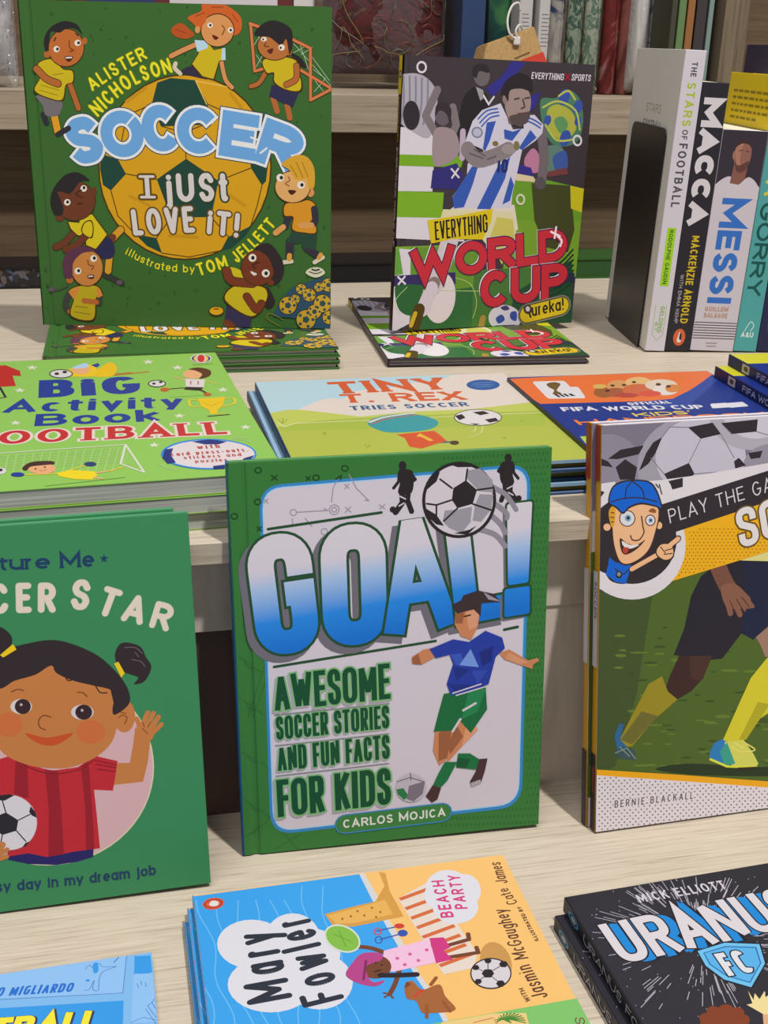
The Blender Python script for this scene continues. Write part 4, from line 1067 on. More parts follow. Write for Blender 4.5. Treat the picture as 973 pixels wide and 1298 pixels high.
for s, b0, b1, h, t in (('AWESOME', (180, 226), (512, 191), 103, .14), ('SOCCER STORIES', (185, 309), (509, 275), 67, .135), ('AND FUN FACTS', (190, 398), (511, 362), 70, .135), ('FOR KIDS', (191, 530), (516, 492), 106, .15)):
    a.T(s, [b0, b1], DKG, h=h, t=t, sq=4, sp=.05, out=((.04, HAL),), shadow=(-.05, -.05, .03, (168, 162, 170)))
a.lines([[(178, 237), (508, 205)], [(182, 325), (508, 291)], [(184, 412), (508, 376)]], 3, (124, 132, 128))
a.done()
a = Art(goal, 'author_name', Y3)
a.line([(385, 549), (660, 516)], 62, BLU); a.line([(385, 549), (660, 516)], 55, (60, 122, 62))
a.T('CARLOS MOJICA', [(379, 561), (671, 526)], (216, 218, 214), h=24, t=.18, sp=.16)
a.done()
a = Art(goal, 'printed_player', Y3)
SKN, SKN2 = (196, 128, 88), (150, 92, 62)
a.poly([(604, 52), (640, 44), (640, 72), (600, 94), (572, 90), (572, 72)], SKN); a.poly([(572, 76), (590, 62), (600, 94), (576, 92)], SKN2)
a.poly([(822, 62), (850, 52), (905, 84), (930, 76), (936, 84), (918, 96), (916, 108), (880, 96), (836, 80)], SKN); a.poly([(850, 60), (905, 90), (880, 94), (840, 78)], (206, 146, 110))
a.poly([(640, 282), (690, 262), (700, 330), (668, 370), (652, 382), (634, 340)], SKN); a.poly([(650, 290), (690, 262), (676, 360), (650, 370)], SKN2)
a.poly([(700, 262), (735, 238), (762, 280), (705, 340), (672, 378), (680, 330)], SKN); a.poly([(735, 238), (762, 280), (716, 328)], (214, 150, 112)); a.poly([(700, 264), (720, 300), (684, 350), (676, 330)], SKN2)
a.poly([(668, 372), (704, 372), (676, 425), (656, 446), (634, 440), (650, 405)], (22, 110, 64)); a.poly([(706, 348), (740, 348), (772, 368), (756, 394), (700, 388)], (22, 110, 64)); a.poly([(706, 360), (742, 364), (730, 388), (700, 388)], (14, 84, 50))
a.poly([(634, 438), (658, 446), (648, 478), (632, 488), (614, 470)], (70, 48, 48)); a.poly([(766, 364), (790, 362), (782, 400), (772, 430), (744, 444), (740, 428), (756, 400)], (70, 46, 54)); a.poly([(742, 432), (770, 422), (772, 432), (744, 444)], (170, 160, 168))
a.poly([(664, 178), (784, 160), (788, 222), (742, 290), (706, 250), (700, 282), (636, 286), (650, 230)], (22, 104, 60)); a.poly([(735, 170), (784, 164), (760, 230), (716, 250)], (34, 128, 78)); a.lines([[(720, 225), (755, 205)], [(712, 250), (690, 285)]], 7, PAN)
a.poly([(622, 50), (690, 22), (735, 30), (782, -2), (830, 18), (838, 48), (812, 72), (792, 150), (740, 172), (684, 182), (672, 150), (690, 92), (680, 66), (640, 76)], (36, 58, 158))
a.poly([(682, 66), (712, 62), (724, 92), (700, 96)], (54, 84, 184)); a.poly([(740, 50), (764, 102), (708, 96)], (112, 146, 220)); a.poly([(764, 60), (806, 40), (800, 84), (774, 100)], (26, 42, 122)); a.poly([(690, 100), (740, 108), (700, 140)], (28, 46, 130)); a.poly([(744, 112), (790, 110), (760, 150)], (48, 72, 172)); a.poly([(676, 150), (760, 152), (700, 176)], (28, 46, 130))
a.lines([[(690, 176), (770, 150)], [(700, 182), (782, 158)]], 4, PAN)
a.z = Y2
a.poly([(696, 490), (740, 470), (768, 474), (760, 530), (742, 566), (712, 556), (694, 522)], SKN); a.poly([(725, 485), (766, 478), (758, 528), (735, 540)], (210, 150, 118)); a.poly([(696, 492), (722, 488), (716, 520), (696, 520)], SKN2)
a.poly([(688, 466), (712, 454), (718, 440), (760, 426), (806, 436), (824, 458), (770, 462), (768, 500), (748, 480), (700, 492)], (58, 44, 48)); a.poly([(775, 430), (826, 458), (790, 452)], (150, 146, 156)); a.lines([[(722, 500), (738, 496)]], 5, (80, 50, 40))
a.z = Y3
a.disc(572, 446, 44, 40, (184, 178, 190)); a.poly([(530, 450), (550, 446), (566, 470), (552, 480), (534, 464)], (40, 120, 70)); a.poly([(566, 440), (612, 426), (606, 462), (580, 484), (560, 478)], (120, 112, 124)); a.lines([[(532, 428), (570, 416), (608, 428)], [(570, 404), (572, 424)]], 3, (110, 104, 114))
a.done()
# ------------------------------------------------------------------ print on the board book with the waving girl
Y6, Y7 = (0, 630, 3.355), (0, 880, 3.355)
NAVY = (26, 58, 92)
a = Art(star, 'series_lettering', Y6)
a.T('Future', [(-150, 320), (214, 304)], NAVY, h=62, t=.2, serif=.7, sp=.07)
a.T('Me', [(256, 303), (402, 296)], NAVY, h=66, t=.2, serif=.7, sp=.1)
a.star(442, 262, 20, NAVY)
a.done()
a = Art(star, 'title_lettering', Y6)
CRM = (214, 200, 184)
for q in (0,):
    base = [(-330, 590), (-200, 530), (-60, 500), (80, 492), (235, 490)]
    a.T('SOCCER', base, CRM, h=126, t=.185, cap='round', sp=.22, out=((.02, (186, 192, 160)),))
    a.T('STAR', [(298, 476), (380, 484), (450, 508), (590, 542), (712, 572)], CRM, h=128, h1=112, t=.185, cap='round', sp=.26, out=((.02, (186, 192, 160)),))
a.done()
a = Art(star, 'printed_circle', Y7)
a.disc(198, 310, 457, 418, (206, 196, 160), n=60); a.disc(198, 310, 451, 412, (204, 164, 166), n=60)
a.done()
FACE, FLN = (188, 118, 62), (132, 70, 34)
a = Art(star, 'printed_girl', Y7)
a.poly([(30, 680), (398, 655), (396, 692), (330, 712), (240, 726), (120, 722), (34, 704)], (38, 30, 92))
a.poly([(500, 292), (552, 292), (566, 210), (575, 140), (640, 190), (628, 290), (608, 372), (480, 386)], FACE)
a.lines([[(605, 140), (606, 130), (628, 78)], [(625, 140), (652, 80)], [(640, 150), (674, 96)], [(648, 165), (686, 128)], [(598, 150), (590, 125), (580, 104)]], 21, FACE)
a.blob([(580, 130), (610, 118), (650, 140), (648, 190), (600, 190)], FACE)
a.lines([[(606, 120), (614, 138)], [(606, 145), (628, 168)], [(640, 118), (628, 140)]], 4, FLN)
a.poly([(-75, 300), (40, 262), (120, 300), (222, 325), (330, 310), (405, 262), (500, 284), (492, 340), (480, 410), (400, 406), (412, 520), (425, 655), (320, 668), (200, 692), (120, 676), (32, 690), (30, 500), (-80, 500)], (184, 36, 46))
for pl in ([(66, 276), (116, 298), (122, 440), (58, 440)], [(190, 320), (246, 325), (262, 500), (272, 680), (205, 690), (208, 500)], [(344, 306), (376, 286), (392, 480), (402, 658), (366, 662), (362, 480)]): a.poly(pl, (146, 24, 36))
a.lines([[(405, 280), (492, 300)], [(410, 297), (490, 312)], [(414, 318), (488, 328)]], 6, (140, 22, 34)); a.line([(60, 275), (140, 318), (225, 338), (330, 322), (398, 280)], 6, (132, 24, 30))
a.disc(528, 92, 46, 70, FACE); a.lines([[(505, 100), (520, 88), (540, 100), (530, 125)], [(510, 75), (535, 82)]], 5, FLN, smooth=True)
a.blob([(-70, 80), (-40, -100), (100, -170), (280, -170), (440, -100), (500, 40), (486, 180), (420, 258), (320, 305), (230, 315), (110, 298), (0, 235)], FACE, 7)
a.disc(385, 160, 62, 52, (196, 104, 56)); a.disc(35, 130, 60, 52, (196, 104, 56))
a.disc(90, 52, 46, 32, (206, 196, 196)); a.disc(350, 76, 48, 32, (206, 196, 196)); a.disc(97, 52, 34, 32, (52, 32, 36)); a.disc(356, 76, 36, 32, (52, 32, 36)); a.disc(90, 44, 6, 6, (180, 170, 170)); a.disc(349, 68, 6, 6, (180, 170, 170))
a.line([(216, 97), (185, 90), (164, 112), (170, 140), (192, 151)], 6, FLN)
a.blob([(108, 164), (200, 184), (310, 164), (255, 208), (205, 218), (150, 202)], (190, 76, 32))
a.z = Y6
a.lines([[(48, 828), (75, 818), (100, 822)], [(330, 830), (352, 832), (370, 848)]], 6, FLN, smooth=True)
HR = (46, 36, 40)
a.poly(spline([(-90, 800), (-80, 720), (0, 660), (120, 622), (250, 610), (400, 665), (495, 745), (545, 820), (548, 880), (490, 925), (478, 905), (484, 860), (470, 820), (400, 802), (310, 780), (240, 748), (217, 716), (150, 755), (60, 782), (0, 815)], True), HR)
a.poly([(470, 820), (484, 880), (490, 925), (520, 900), (545, 870), (530, 800)], HR)
a.line([(405, 800), (425, 830), (455, 832)], 5, HR); a.line([(280, 770), (290, 780), (305, 778)], 5, HR)
a.blob([(490, 660), (515, 622), (560, 622), (600, 640), (620, 680), (642, 715), (635, 750), (610, 785), (570, 795), (588, 768), (560, 755), (520, 740), (494, 700)], HR)
a.lines([[(530, 640), (575, 640), (605, 665)], [(560, 690), (600, 700), (615, 720)], [(575, 660), (590, 680)]], 4, (96, 88, 92), smooth=True)
a.blob([(-40, 560), (0, 552), (40, 580), (52, 615), (30, 650), (-40, 680), (-80, 620)], HR)
a.poly([(485, 708), (503, 700), (530, 748), (516, 768)], (226, 190, 24)); a.poly([(0, 672), (55, 625), (70, 648), (14, 682)], (226, 190, 24))
a.done()
a = Art(star, 'printed_ball', Y7)
a.disc(40, 545, 122, 122, (184, 60, 70), n=40); a.disc(40, 545, 117, 117, (208, 202, 206), n=40)
a.poly([(-20, 520), (25, 502), (78, 535), (70, 580), (10, 598), (-30, 570)], INK); a.poly([(-20, 432), (40, 424), (60, 430), (20, 452), (-10, 450)], INK); a.poly([(130, 475), (150, 500), (157, 525), (135, 515), (124, 500)], INK); a.poly([(108, 632), (128, 624), (110, 645), (95, 650)], INK)
a.lines([[(10, 452), (25, 502)], [(78, 535), (128, 510)], [(70, 580), (110, 625)], [(10, 598), (0, 650)]], 5, INK)
a.line([(-30, 690), (10, 640)], 30, FACE); a.line([(-40, 700), (30, 660)], 22, FACE); a.line([(-50, 715), (28, 690)], 22, FACE)
a.done()
a = Art(star, 'subtitle_lettering', Y7)
a.T('A busy day in my dream job', [(-160, 850), (90, 832), (400, 800), (664, 766)], NAVY, h=44, t=.17, serif=.6, sp=.1)
a.done()

# ------------------------------------------------------------------ print on the sports guide
Y4, Y5 = (680, 520, 3.321), (680, 760, 3.321)
BK = (46, 40, 46)
a = Art(play, 'cover_photo_backdrop', Y4)
a.poly([(240, 40), (1700, -120), (1700, 300), (240, 440)], (116, 110, 126))
a.poly([(240, 620), (1700, 270), (1700, 1800), (240, 1650)], (74, 96, 38))
a.poly([(240, 700), (500, 700), (420, 1200), (330, 1500), (240, 1520)], (62, 78, 40))
a.z = Y5
random.seed(8)
a.discs([(random.uniform(330, 1500), random.uniform(60, 720), random.uniform(14, 40), random.uniform(3, 8)) for _ in range(90)], (92, 116, 42), 8)
a.discs([(random.uniform(300, 1500), random.uniform(100, 720), random.uniform(10, 30), random.uniform(3, 6)) for _ in range(80)], (56, 76, 30), 8)
a.blob([(500, 715), (640, 690), (900, 705), (1100, 700), (1100, 740), (700, 740)], (36, 52, 30))
a.done(True)
a = Art(play, 'printed_balls', Y4)
a.disc(300, 260, 150, 160, (132, 126, 142), n=36); a.disc(655, 240, 232, 215, (150, 146, 160), n=44); a.disc(690, 200, 190, 170, (182, 178, 192), n=40)
a.disc(900, 20, 175, 148, (164, 160, 172), n=36); a.disc(920, 0, 140, 120, (190, 186, 198), n=36); a.disc(1000, 230, 130, 90, (140, 134, 148))
for pl in ([(300, 204), (352, 166), (450, 148), (430, 185), (340, 206)], [(430, 255), (460, 180), (490, 135), (528, 113), (500, 180), (470, 225)], [(332, 240), (372, 206), (422, 240), (412, 292), (350, 292)], [(264, 200), (300, 215), (320, 240), (264, 232)],
           [(636, 72), (740, 52), (775, 100), (690, 120)], [(535, 268), (640, 222), (664, 268), (640, 288), (556, 302)], [(775, 54), (930, 38), (925, 90), (820, 100)], [(830, 215), (850, 200), (880, 232), (835, 245)], [(890, 180), (950, 170), (940, 200), (900, 205)]): a.poly(pl, BK)
a.lines([[(636, 72), (560, 70), (528, 113)], [(690, 120), (640, 222)], [(775, 100), (830, 200)], [(480, 200), (535, 268)], [(664, 268), (760, 260)], [(925, 90), (990, 110)], [(820, 100), (790, 70)]], 3, (120, 114, 128))
a.done()
a = Art(play, 'printed_player', Y4)
a.blob([(740, 660), (790, 640), (830, 720), (870, 760), (800, 770), (760, 720)], (120, 78, 62))
a.poly([(850, 625), (920, 590), (1000, 540), (1000, 650), (860, 632)], (214, 206, 120)); a.poly([(850, 622), (1130, 540), (1140, 645), (870, 640)], (206, 200, 130))
a.poly([(740, 660), (850, 632), (1150, 640), (1170, 900), (960, 900), (860, 940), (780, 1045), (735, 1050), (576, 1030), (620, 920), (650, 780), (690, 700)], (36, 33, 44))
a.poly([(860, 640), (1150, 640), (1170, 900), (900, 880)], (30, 34, 58))
a.line([(755, 640), (790, 720), (820, 770)], 66, (112, 74, 60))
a.blob([(775, 745), (830, 730), (880, 770), (900, 800), (870, 830), (800, 830)], (128, 86, 70))
a.lines([[(800, 800), (815, 855)], [(828, 800), (855, 860)], [(850, 795), (886, 842)], [(870, 780), (905, 828)]], 22, (128, 86, 70)); a.lines([[(812, 800), (832, 848)], [(840, 795), (868, 842)], [(862, 786), (894, 828)]], 4, (82, 50, 42))
a.z = Y5
a.poly([(598, 238), (738, 236), (700, 330), (650, 385), (590, 420), (540, 382), (560, 320)], (58, 36, 34)); a.poly([(640, 238), (738, 236), (690, 345), (650, 330)], (70, 44, 40))
a.poly([(526, 322), (552, 388), (592, 420), (500, 500), (400, 618), (366, 620), (348, 590), (420, 450), (470, 355)], (142, 130, 32)); a.poly([(440, 470), (510, 490), (400, 610), (352, 590)], (104, 100, 44))
a.poly([(326, 575), (345, 525), (366, 520), (352, 590), (380, 620), (340, 640)], (44, 96, 140)); a.poly([(326, 640), (360, 620), (410, 630), (420, 676), (345, 668)], (58, 80, 84)); a.lines([[(330, 645), (380, 625), (415, 670)], [(350, 620), (390, 660)]], 4, (120, 140, 130))
a.poly([(905, 130), (1060, 60), (1060, 260), (960, 240), (940, 190)], (150, 116, 100)); a.poly([(860, 140), (910, 168), (1000, 90), (1000, 20), (880, 40)], (28, 34, 60))
a.poly([(968, 246), (1060, 240), (1030, 440), (940, 500), (870, 592), (778, 602), (850, 440), (900, 330)], (200, 190, 44)); a.poly([(930, 430), (980, 440), (880, 590), (850, 590)], (168, 160, 34))
a.poly([(728, 640), (745, 605), (780, 586), (800, 600), (830, 680), (800, 700), (726, 668)], (40, 118, 176)); a.poly([(790, 600), (870, 590), (912, 650), (932, 690), (920, 708), (830, 704), (800, 680)], (200, 200, 90)); a.poly([(770, 640), (800, 600), (835, 690), (790, 700)], (54, 150, 130)); a.lines([[(730, 672), (800, 702), (925, 706)]], 9, (206, 210, 60)); a.line([(845, 712), (925, 708)], 10, (46, 40, 30))
a.lines([[(820, 620), (860, 640), (918, 632), (870, 600)], [(830, 600), (870, 625)]], 5, (216, 210, 110), smooth=True)
a.done()
a = Art(play, 'printed_banner', Y4)
a.poly([(262, 310), (330, 300), (330, 380), (262, 400)], (206, 200, 206)); a.poly([(300, 310), (520, 294), (700, 270), (1600, 112), (1600, 118), (620, 372), (525, 402), (300, 420)], (208, 202, 208))
a.poly([(262, 335), (285, 345), (262, 375)], BK)
a.poly([(553, 298), (614, 284), (614, 322), (570, 334), (562, 312)], BK)
a.poly([(500, 508), (620, 480), (1600, 163), (1600, 401), (560, 722)], (222, 164, 24))
dts = [(600 + i * 17 + (j % 2) * 8.5, 500 + j * 14) for i in range(50) for j in range(16)]
a.discs([(x, y, 2.8, 2.8) for x, y in dts if 520 + (620 - x) * .33 < y < 700 - (x - 600) * .30 and (x > 640 or y > 560)], (110, 78, 20), 6)
a.disc(400, 565, 226, 232, (208, 202, 208), n=48); a.disc(400, 545, 188, 186, BK, n=44); a.poly([(262, 440), (300, 400), (420, 400), (420, 720), (262, 640)], BK)
a.poly([(500, 404), (1600, 55), (1600, 177), (560, 520), (500, 520)], BK)
a.disc(403, 750, 132, 0.1, BK); a.poly([(240, 668), (300, 690), (370, 734), (330, 770), (262, 752)], (208, 202, 208))
a.done()
a = Art(play, 'printed_man', Y4)
SKM, SKO = (222, 172, 130), (60, 40, 34)
a.blob([(268, 632), (300, 618), (330, 640), (398, 655), (385, 700), (372, 730), (318, 722), (290, 690)], BK); a.poly([(290, 690), (306, 625), (330, 640), (398, 652), (374, 730), (330, 722)], (14, 92, 196)); a.poly([(306, 618), (340, 650), (330, 665), (300, 640)], (14, 92, 196)); a.line([(330, 668), (362, 690), (395, 660)], 5, BK); a.disc(345, 692, 14, 16, BK); a.disc(345, 690, 8, 9, (130, 134, 140))
a.line([(400, 668), (510, 606)], 26, SKO); a.line([(400, 668), (512, 605)], 19, SKM)
a.disc(294, 492, 19, 19, SKO); a.disc(295, 492, 15, 15, SKM); a.disc(515, 485, 12, 15, SKM)
a.blob([(312, 410), (380, 375), (500, 400), (516, 440), (505, 500), (480, 580), (440, 625), (385, 652), (345, 640), (322, 575), (314, 500)], SKO, 6); a.blob([(317, 412), (380, 380), (496, 404), (511, 440), (500, 500), (475, 576), (438, 619), (386, 645), (350, 634), (327, 572), (319, 500)], SKM, 6)
a.blob([(302, 430), (318, 402), (330, 410), (326, 480), (312, 488)], (206, 150, 40)); a.lines([[(312, 430), (324, 432)], [(310, 450), (324, 452)], [(312, 470), (322, 470)]], 4, SKO)
a.disc(380, 455, 34, 35, SKO); a.disc(380, 455, 30, 31, (206, 204, 210)); a.disc(383, 454, 13, 14, (110, 150, 180)); a.disc(384, 453, 6, 7, INK)
a.disc(477, 463, 22, 24, SKO); a.disc(477, 463, 18, 20, (206, 204, 210)); a.disc(478, 463, 9, 10, (110, 150, 180)); a.disc(479, 463, 4, 5, INK)
a.line([(440, 446), (446, 490), (450, 515), (430, 545), (402, 545), (394, 527)], 5, SKO); a.blob([(470, 425), (485, 412), (500, 420), (498, 432)], (140, 84, 40))
a.blob([(350, 538), (380, 560), (420, 566), (455, 545), (430, 575), (395, 600), (366, 606), (352, 580)], SKO); a.blob([(358, 550), (390, 566), (430, 566), (395, 582), (366, 574)], (214, 208, 206)); a.blob([(362, 580), (385, 578), (380, 598), (366, 602)], (176, 60, 50))
a.blob([(300, 388), (312, 330), (345, 302), (400, 292), (470, 298), (505, 335), (530, 415), (505, 408), (440, 396), (390, 412), (362, 436), (330, 410)], BK, 6); a.blob([(306, 386), (318, 332), (350, 308), (400, 298), (466, 304), (498, 338), (522, 408), (500, 400), (440, 388), (388, 404), (362, 428), (334, 404)], (14, 92, 196), 6)
a.lines([[(312, 386), (360, 372), (430, 368), (505, 385)], [(400, 298), (376, 330), (372, 370)], [(400, 298), (440, 330), (452, 368)]], 5, BK, smooth=True)
a.blob([(500, 590), (520, 562), (555, 560), (576, 580), (574, 620), (540, 634), (506, 615)], SKO); a.line([(545, 580), (594, 540)], 26, SKO); a.line([(545, 580), (593, 541)], 19, SKM); a.blob([(504, 590), (522, 566), (553, 564), (572, 582), (569, 616), (540, 629), (510, 612)], SKM); a.lines([[(540, 590), (570, 582)], [(535, 606), (568, 602)], [(520, 575), (540, 600)]], 4, SKO)
a.lines([[(500, 310), (512, 325)], [(515, 312), (525, 352)]], 4, BK)
a.done()
a = Art(play, 'series_lettering', Y4)
a.T('PLAY THE GAME', [(560, 476), (1085, 308)], (206, 200, 206), h=60, t=.085, sp=.2)
a.done()
a = Art(play, 'title_lettering', Y4)
a.T('SOCCER', [(858, 582), (1420, 400)], (212, 206, 206), h=166, t=.17, sq=4, sp=.1, out=((.04, (96, 74, 30)),))
a.done()
a = Art(play, 'author_panel', Y5)
a.poly([(240, 714), (620, 738), (1600, 811), (1600, 837), (620, 764), (240, 738)], (224, 160, 24))
a.poly([(240, 738), (620, 764), (1600, 837), (1600, 1010), (240, 1010)], (212, 204, 210))
dts = [(262 + i * 23.6 + (j % 2) * 11.8, 752 + j * 12.6 + i * -1.2) for i in range(54) for j in range(19)]
a.discs([(x, y, 3.4, 3.4) for x, y in dts if y > 742 + (x - 250) * .073], (96, 94, 100), 8)
a.T('BERNIE BLACKALL', [(326, 876), (656, 838)], (84, 80, 86), h=31, t=.14, sp=.3, out=((.16, (212, 204, 210)),))
a.done()
for bk_, nm in ((play, 'spine_lettering'),):
    a = spine_art(bk_, nm); h, t = bk_.h, bk_.t
    a.poly([(0, h * .87), (t, h * .87), (t, h), (0, h)], (150, 52, 40)); a.poly([(0, h * .42), (t, h * .42), (t, h * .655), (0, h * .655)], (206, 200, 206)); a.poly([(0, 0), (t, 0), (t, h * .20), (0, h * .20)], (46, 44, 46))
    a.done(True); a = spine_art(bk_, 'series_lettering')
    a.T('SOCCER', [(t * .25, h * .63), (t * .25, h * .54)], (60, 56, 60), h=t * .55, t=.17, sp=.14)
    a.done(); a = spine_art(bk_, 'publisher_lettering')
    a.T('REDBACK', [(t * .3, h * .165), (t * .3, h * .10)], (170, 50, 50), h=t * .42, t=.2, sp=.14)
    a.done()

# ------------------------------------------------------------------ print on the beach paperback
Y8, Y9 = (220, 1060, 1.871), (600, 1060, 4.865)
a = Art(mary, 'printed_sea', Y8)
a.poly([(30, 145), (452, 88), (482, 140), (515, 205), (548, 260), (585, 330), (628, 390), (668, 470), (60, 600)], (206, 206, 206))
a.poly([(30, 145), (440, 90), (470, 150), (505, 215), (540, 275), (578, 340), (616, 395), (655, 470), (60, 600)], (58, 158, 230))
wv = []
for i in range(11):
    x0, y0 = 70 + i * 42, 560
    wv.append([(x0 - 28 + k * 1.0 * i * 0 + 10 * math.sin(k * 1.25 + i) - k * 9, y0 - k * 34) for k in range(14)])
a.lines([[q for q in w if q[1] > 150 - (q[0] - 45) * .135 and q[0] < 430 + max(0, (q[1] - 90)) * .6] or [(100, 300), (101, 301)] for w in wv], 3, (106, 184, 236), smooth=True)
a.done()
a = Art(mary, 'publisher_logo', Y8)
a.disc(94, 160, 26, 14, (206, 84, 60), rot=-8); a.disc(94, 160, 21, 10, (60, 40, 44), rot=-8); a.disc(94, 160, 19, 9, (214, 90, 60), rot=-8); a.blob([(84, 162), (92, 153), (106, 156), (104, 164), (92, 166)], (220, 214, 216))
a.done()
a = Art(mary, 'title_lettering', Y8)
CL = (214, 214, 222)
a.fill([[a.uv((x + rx * math.cos(q * .2244), y + ry * math.sin(q * .2244))) for q in range(28)] for x, y, rx, ry in ((185, 256, 82, 58), (282, 245, 66, 62), (230, 352, 102, 66), (345, 345, 80, 66), (325, 280, 70, 62), (250, 300, 90, 60))], CL)
DK = (44, 48, 60)
a.T('Mary', [(283, 382), (240, 222)], DK, top=(172, 390), t=.15, cap='round', sp=.2)
a.T('Fowler', [(406, 384), (322, 190)], DK, top=(302, 396), t=.15, cap='round', sp=.18)
a.done()
a = Art(mary, 'printed_beach', Y8)
a.poly([(358, 185), (420, 168), (478, 155), (500, 118), (486, 84), (502, 88), (512, 130), (545, 190), (430, 214), (380, 216)], (206, 152, 70)); a.poly([(365, 188), (478, 158), (500, 150), (520, 185), (430, 206), (385, 208)], (224, 172, 88)); a.discs([(x, y, 3, 3) for x, y in ((420, 190), (436, 178), (452, 188), (470, 170), (490, 180), (400, 196), (480, 192))], (150, 100, 44), 6)
a.poly([(532, 148), (604, 108), (720, 278), (712, 312), (640, 328)], (222, 208, 196))
a.lines([[(536 + i * 13.5, 150 + i * 22.5), (612 + i * 13.5, 122 + i * 22.5)] for i in range(8)], 11, (206, 104, 56), cap='flat')
a.fill([[a.uv((x + rx * math.cos(q * .2244), y + ry * math.sin(q * .2244))) for q in range(28)] for x, y, rx, ry in ((650, 120, 52, 40), (668, 168, 54, 40), (630, 140, 36, 34), (690, 130, 38, 40))], CL)
a.T('BEACH', [(665, 192), (640, 104)], (204, 60, 122), top=(634, 196), t=.18, cap='round', sp=.2); a.T('PARTY', [(698, 172), (678, 92)], (204, 60, 122), top=(668, 176), t=.18, cap='round', sp=.2)
a.lines([[(482, 225), (540, 212)], [(490, 245), (545, 230)]], 4, (60, 90, 160)); a.disc(535, 213, 12, 6, (200, 60, 50)); a.disc(543, 230, 12, 8, (50, 80, 170)); a.ring(484, 226, 8, 3, (200, 60, 50)); a.ring(486, 246, 8, 3, (60, 90, 160))
a.done()
a = Art(mary, 'printed_girl', Y8)
BRN = (112, 64, 40)
a.line([(436, 262), (470, 266), (515, 282)], 13, BRN); a.disc(400, 243, 45, 31, (206, 214, 200), rot=25); a.disc(400, 243, 41, 27, (128, 182, 70), rot=25); a.lines([[(378, 232), (424, 252)], [(392, 226), (408, 262)]], 2, (96, 150, 50))
a.lines([[(640, 262), (700, 245), (698, 232)], [(648, 288), (722, 276), (718, 264)]], 11, BRN)
a.line([(535, 318), (525, 350), (512, 375)], 12, BRN); a.lines([[(512, 375), (500, 382)], [(512, 375), (520, 384)], [(512, 375), (498, 372)]], 5, BRN)
a.poly([(498, 272), (605, 244), (622, 300), (520, 322), (494, 318)], (232, 186, 214)); a.discs([(530, 290, 5, 4), (560, 280, 5, 4), (580, 295, 5, 4), (548, 305, 5, 4), (600, 270, 5, 4)], (206, 90, 150), 6)
a.poly([(606, 242), (640, 240), (656, 264), (640, 272), (662, 292), (622, 302)], (200, 54, 126))
a.disc(478, 310, 38, 28, BRN); a.line([(490, 330), (530, 330), (576, 328)], 15, (44, 32, 36)); a.blob([(408, 330), (424, 300), (448, 278), (490, 278), (492, 294), (456, 310), (470, 345), (500, 342), (480, 356), (440, 350)], (176, 66, 132)); a.line([(456, 296), (450, 340)], 6, (120, 40, 96)); a.lines([[(476, 322), (490, 318)], [(492, 305), (494, 306)], [(478, 300), (480, 301)]], 4, (50, 24, 20))
a.done()
a = Art(mary, 'printed_dog', Y8)
a.blob([(548, 352), (566, 344), (590, 364), (630, 352), (644, 380), (668, 412), (610, 420), (588, 418), (575, 392), (552, 384)], (160, 96, 50)); a.lines([[(600, 400), (600, 430)], [(640, 395), (655, 415)], [(610, 352), (622, 336)]], 9, (146, 84, 42)); a.line([(570, 380), (590, 366)], 6, (200, 60, 50)); a.blob([(548, 360), (552, 346), (562, 352)], (120, 66, 34))
a.done()
a = Art(mary, 'printed_ball', Y8)
a.disc(764, 300, 36, 50, (196, 146, 80), rot=-20); a.disc(752, 326, 49, 37, BK, n=32); a.disc(752, 326, 46, 34, (208, 202, 206), n=32)
for x, y, r in ((745, 326, 15), (782, 304, 11), (716, 312, 9), (722, 345, 9), (775, 350, 11), (745, 296, 9)): a.disc(x, y, r, r * .75, INK, n=6)
a.lines([[(745, 326), (782, 304)], [(745, 326), (716, 312)], [(745, 326), (722, 345)], [(745, 326), (775, 350)], [(745, 326), (745, 296)]], 2, INK)
a.done()
a = Art(mary, 'author_name', Y9)
AK = (92, 52, 44)
a.T('WITH', [(352, 1018), (306, 936)], AK, top=(322, 1024), t=.18, sp=.2); a.T('Jasmin', [(462, 988), (345, 790)], AK, top=(366, 1004), t=.1, cap='round', sp=.14); a.T('McGaughey', [(340, 752), (200, 448)], AK, top=(252, 766), t=.1, cap='round', sp=.14)
a.done()
a = Art(mary, 'illustrator_name', Y9)
a.T('ILLUSTRATED BY', [(403, 645), (290, 434)], AK, top=(380, 650), t=.2, sp=.2); a.T('Cate', [(274, 412), (208, 318)], AK, top=(206, 420), t=.1, cap='round', sp=.14); a.T('James', [(212, 288), (164, 160)], AK, top=(140, 296), t=.1, cap='round', sp=.14)
a.done()

# ------------------------------------------------------------------ print on the starburst paperback
X1 = (690, 1070, 3.438)
a = Art(uran, 'printed_starburst', X1)
random.seed(11); rays = []
cx, cy = 690, 420
for i in range(210):
    q = random.uniform(0, 2 * math.pi); r0 = random.uniform(240, 420) if math.cos(q) < -.3 else random.uniform(150, 330); ln = random.uniform(30, 130)
    f = .72
    rays.append([(cx + r0 * math.cos(q), cy + r0 * f * math.sin(q)), (cx + (r0 + ln) * math.cos(q), cy + (r0 + ln) * f * math.sin(q))])
rays = [r for r in rays if all(90 + max(0, 0) < p[0] < 1150 and p[1] < 720 and p[0] > 110 + max(0, p[1] - 250) * .62 + 12 for p in r)]
a.lines(rays, 3.2, (178, 172, 186), cap='flat')
a.discs([(random.uniform(150, 1100), random.uniform(100, 780), 2.6, 2.6) for _ in range(120)], (150, 146, 160), 6)
a.done(True)
a = Art(uran, 'author_name', X1)
a.T('MICK ELLIOTT', [(416, 256), (797, 192)], (206, 200, 208), h=36, t=.16, sp=.2)
a.done()
a = Art(uran, 'title_lettering', X1)
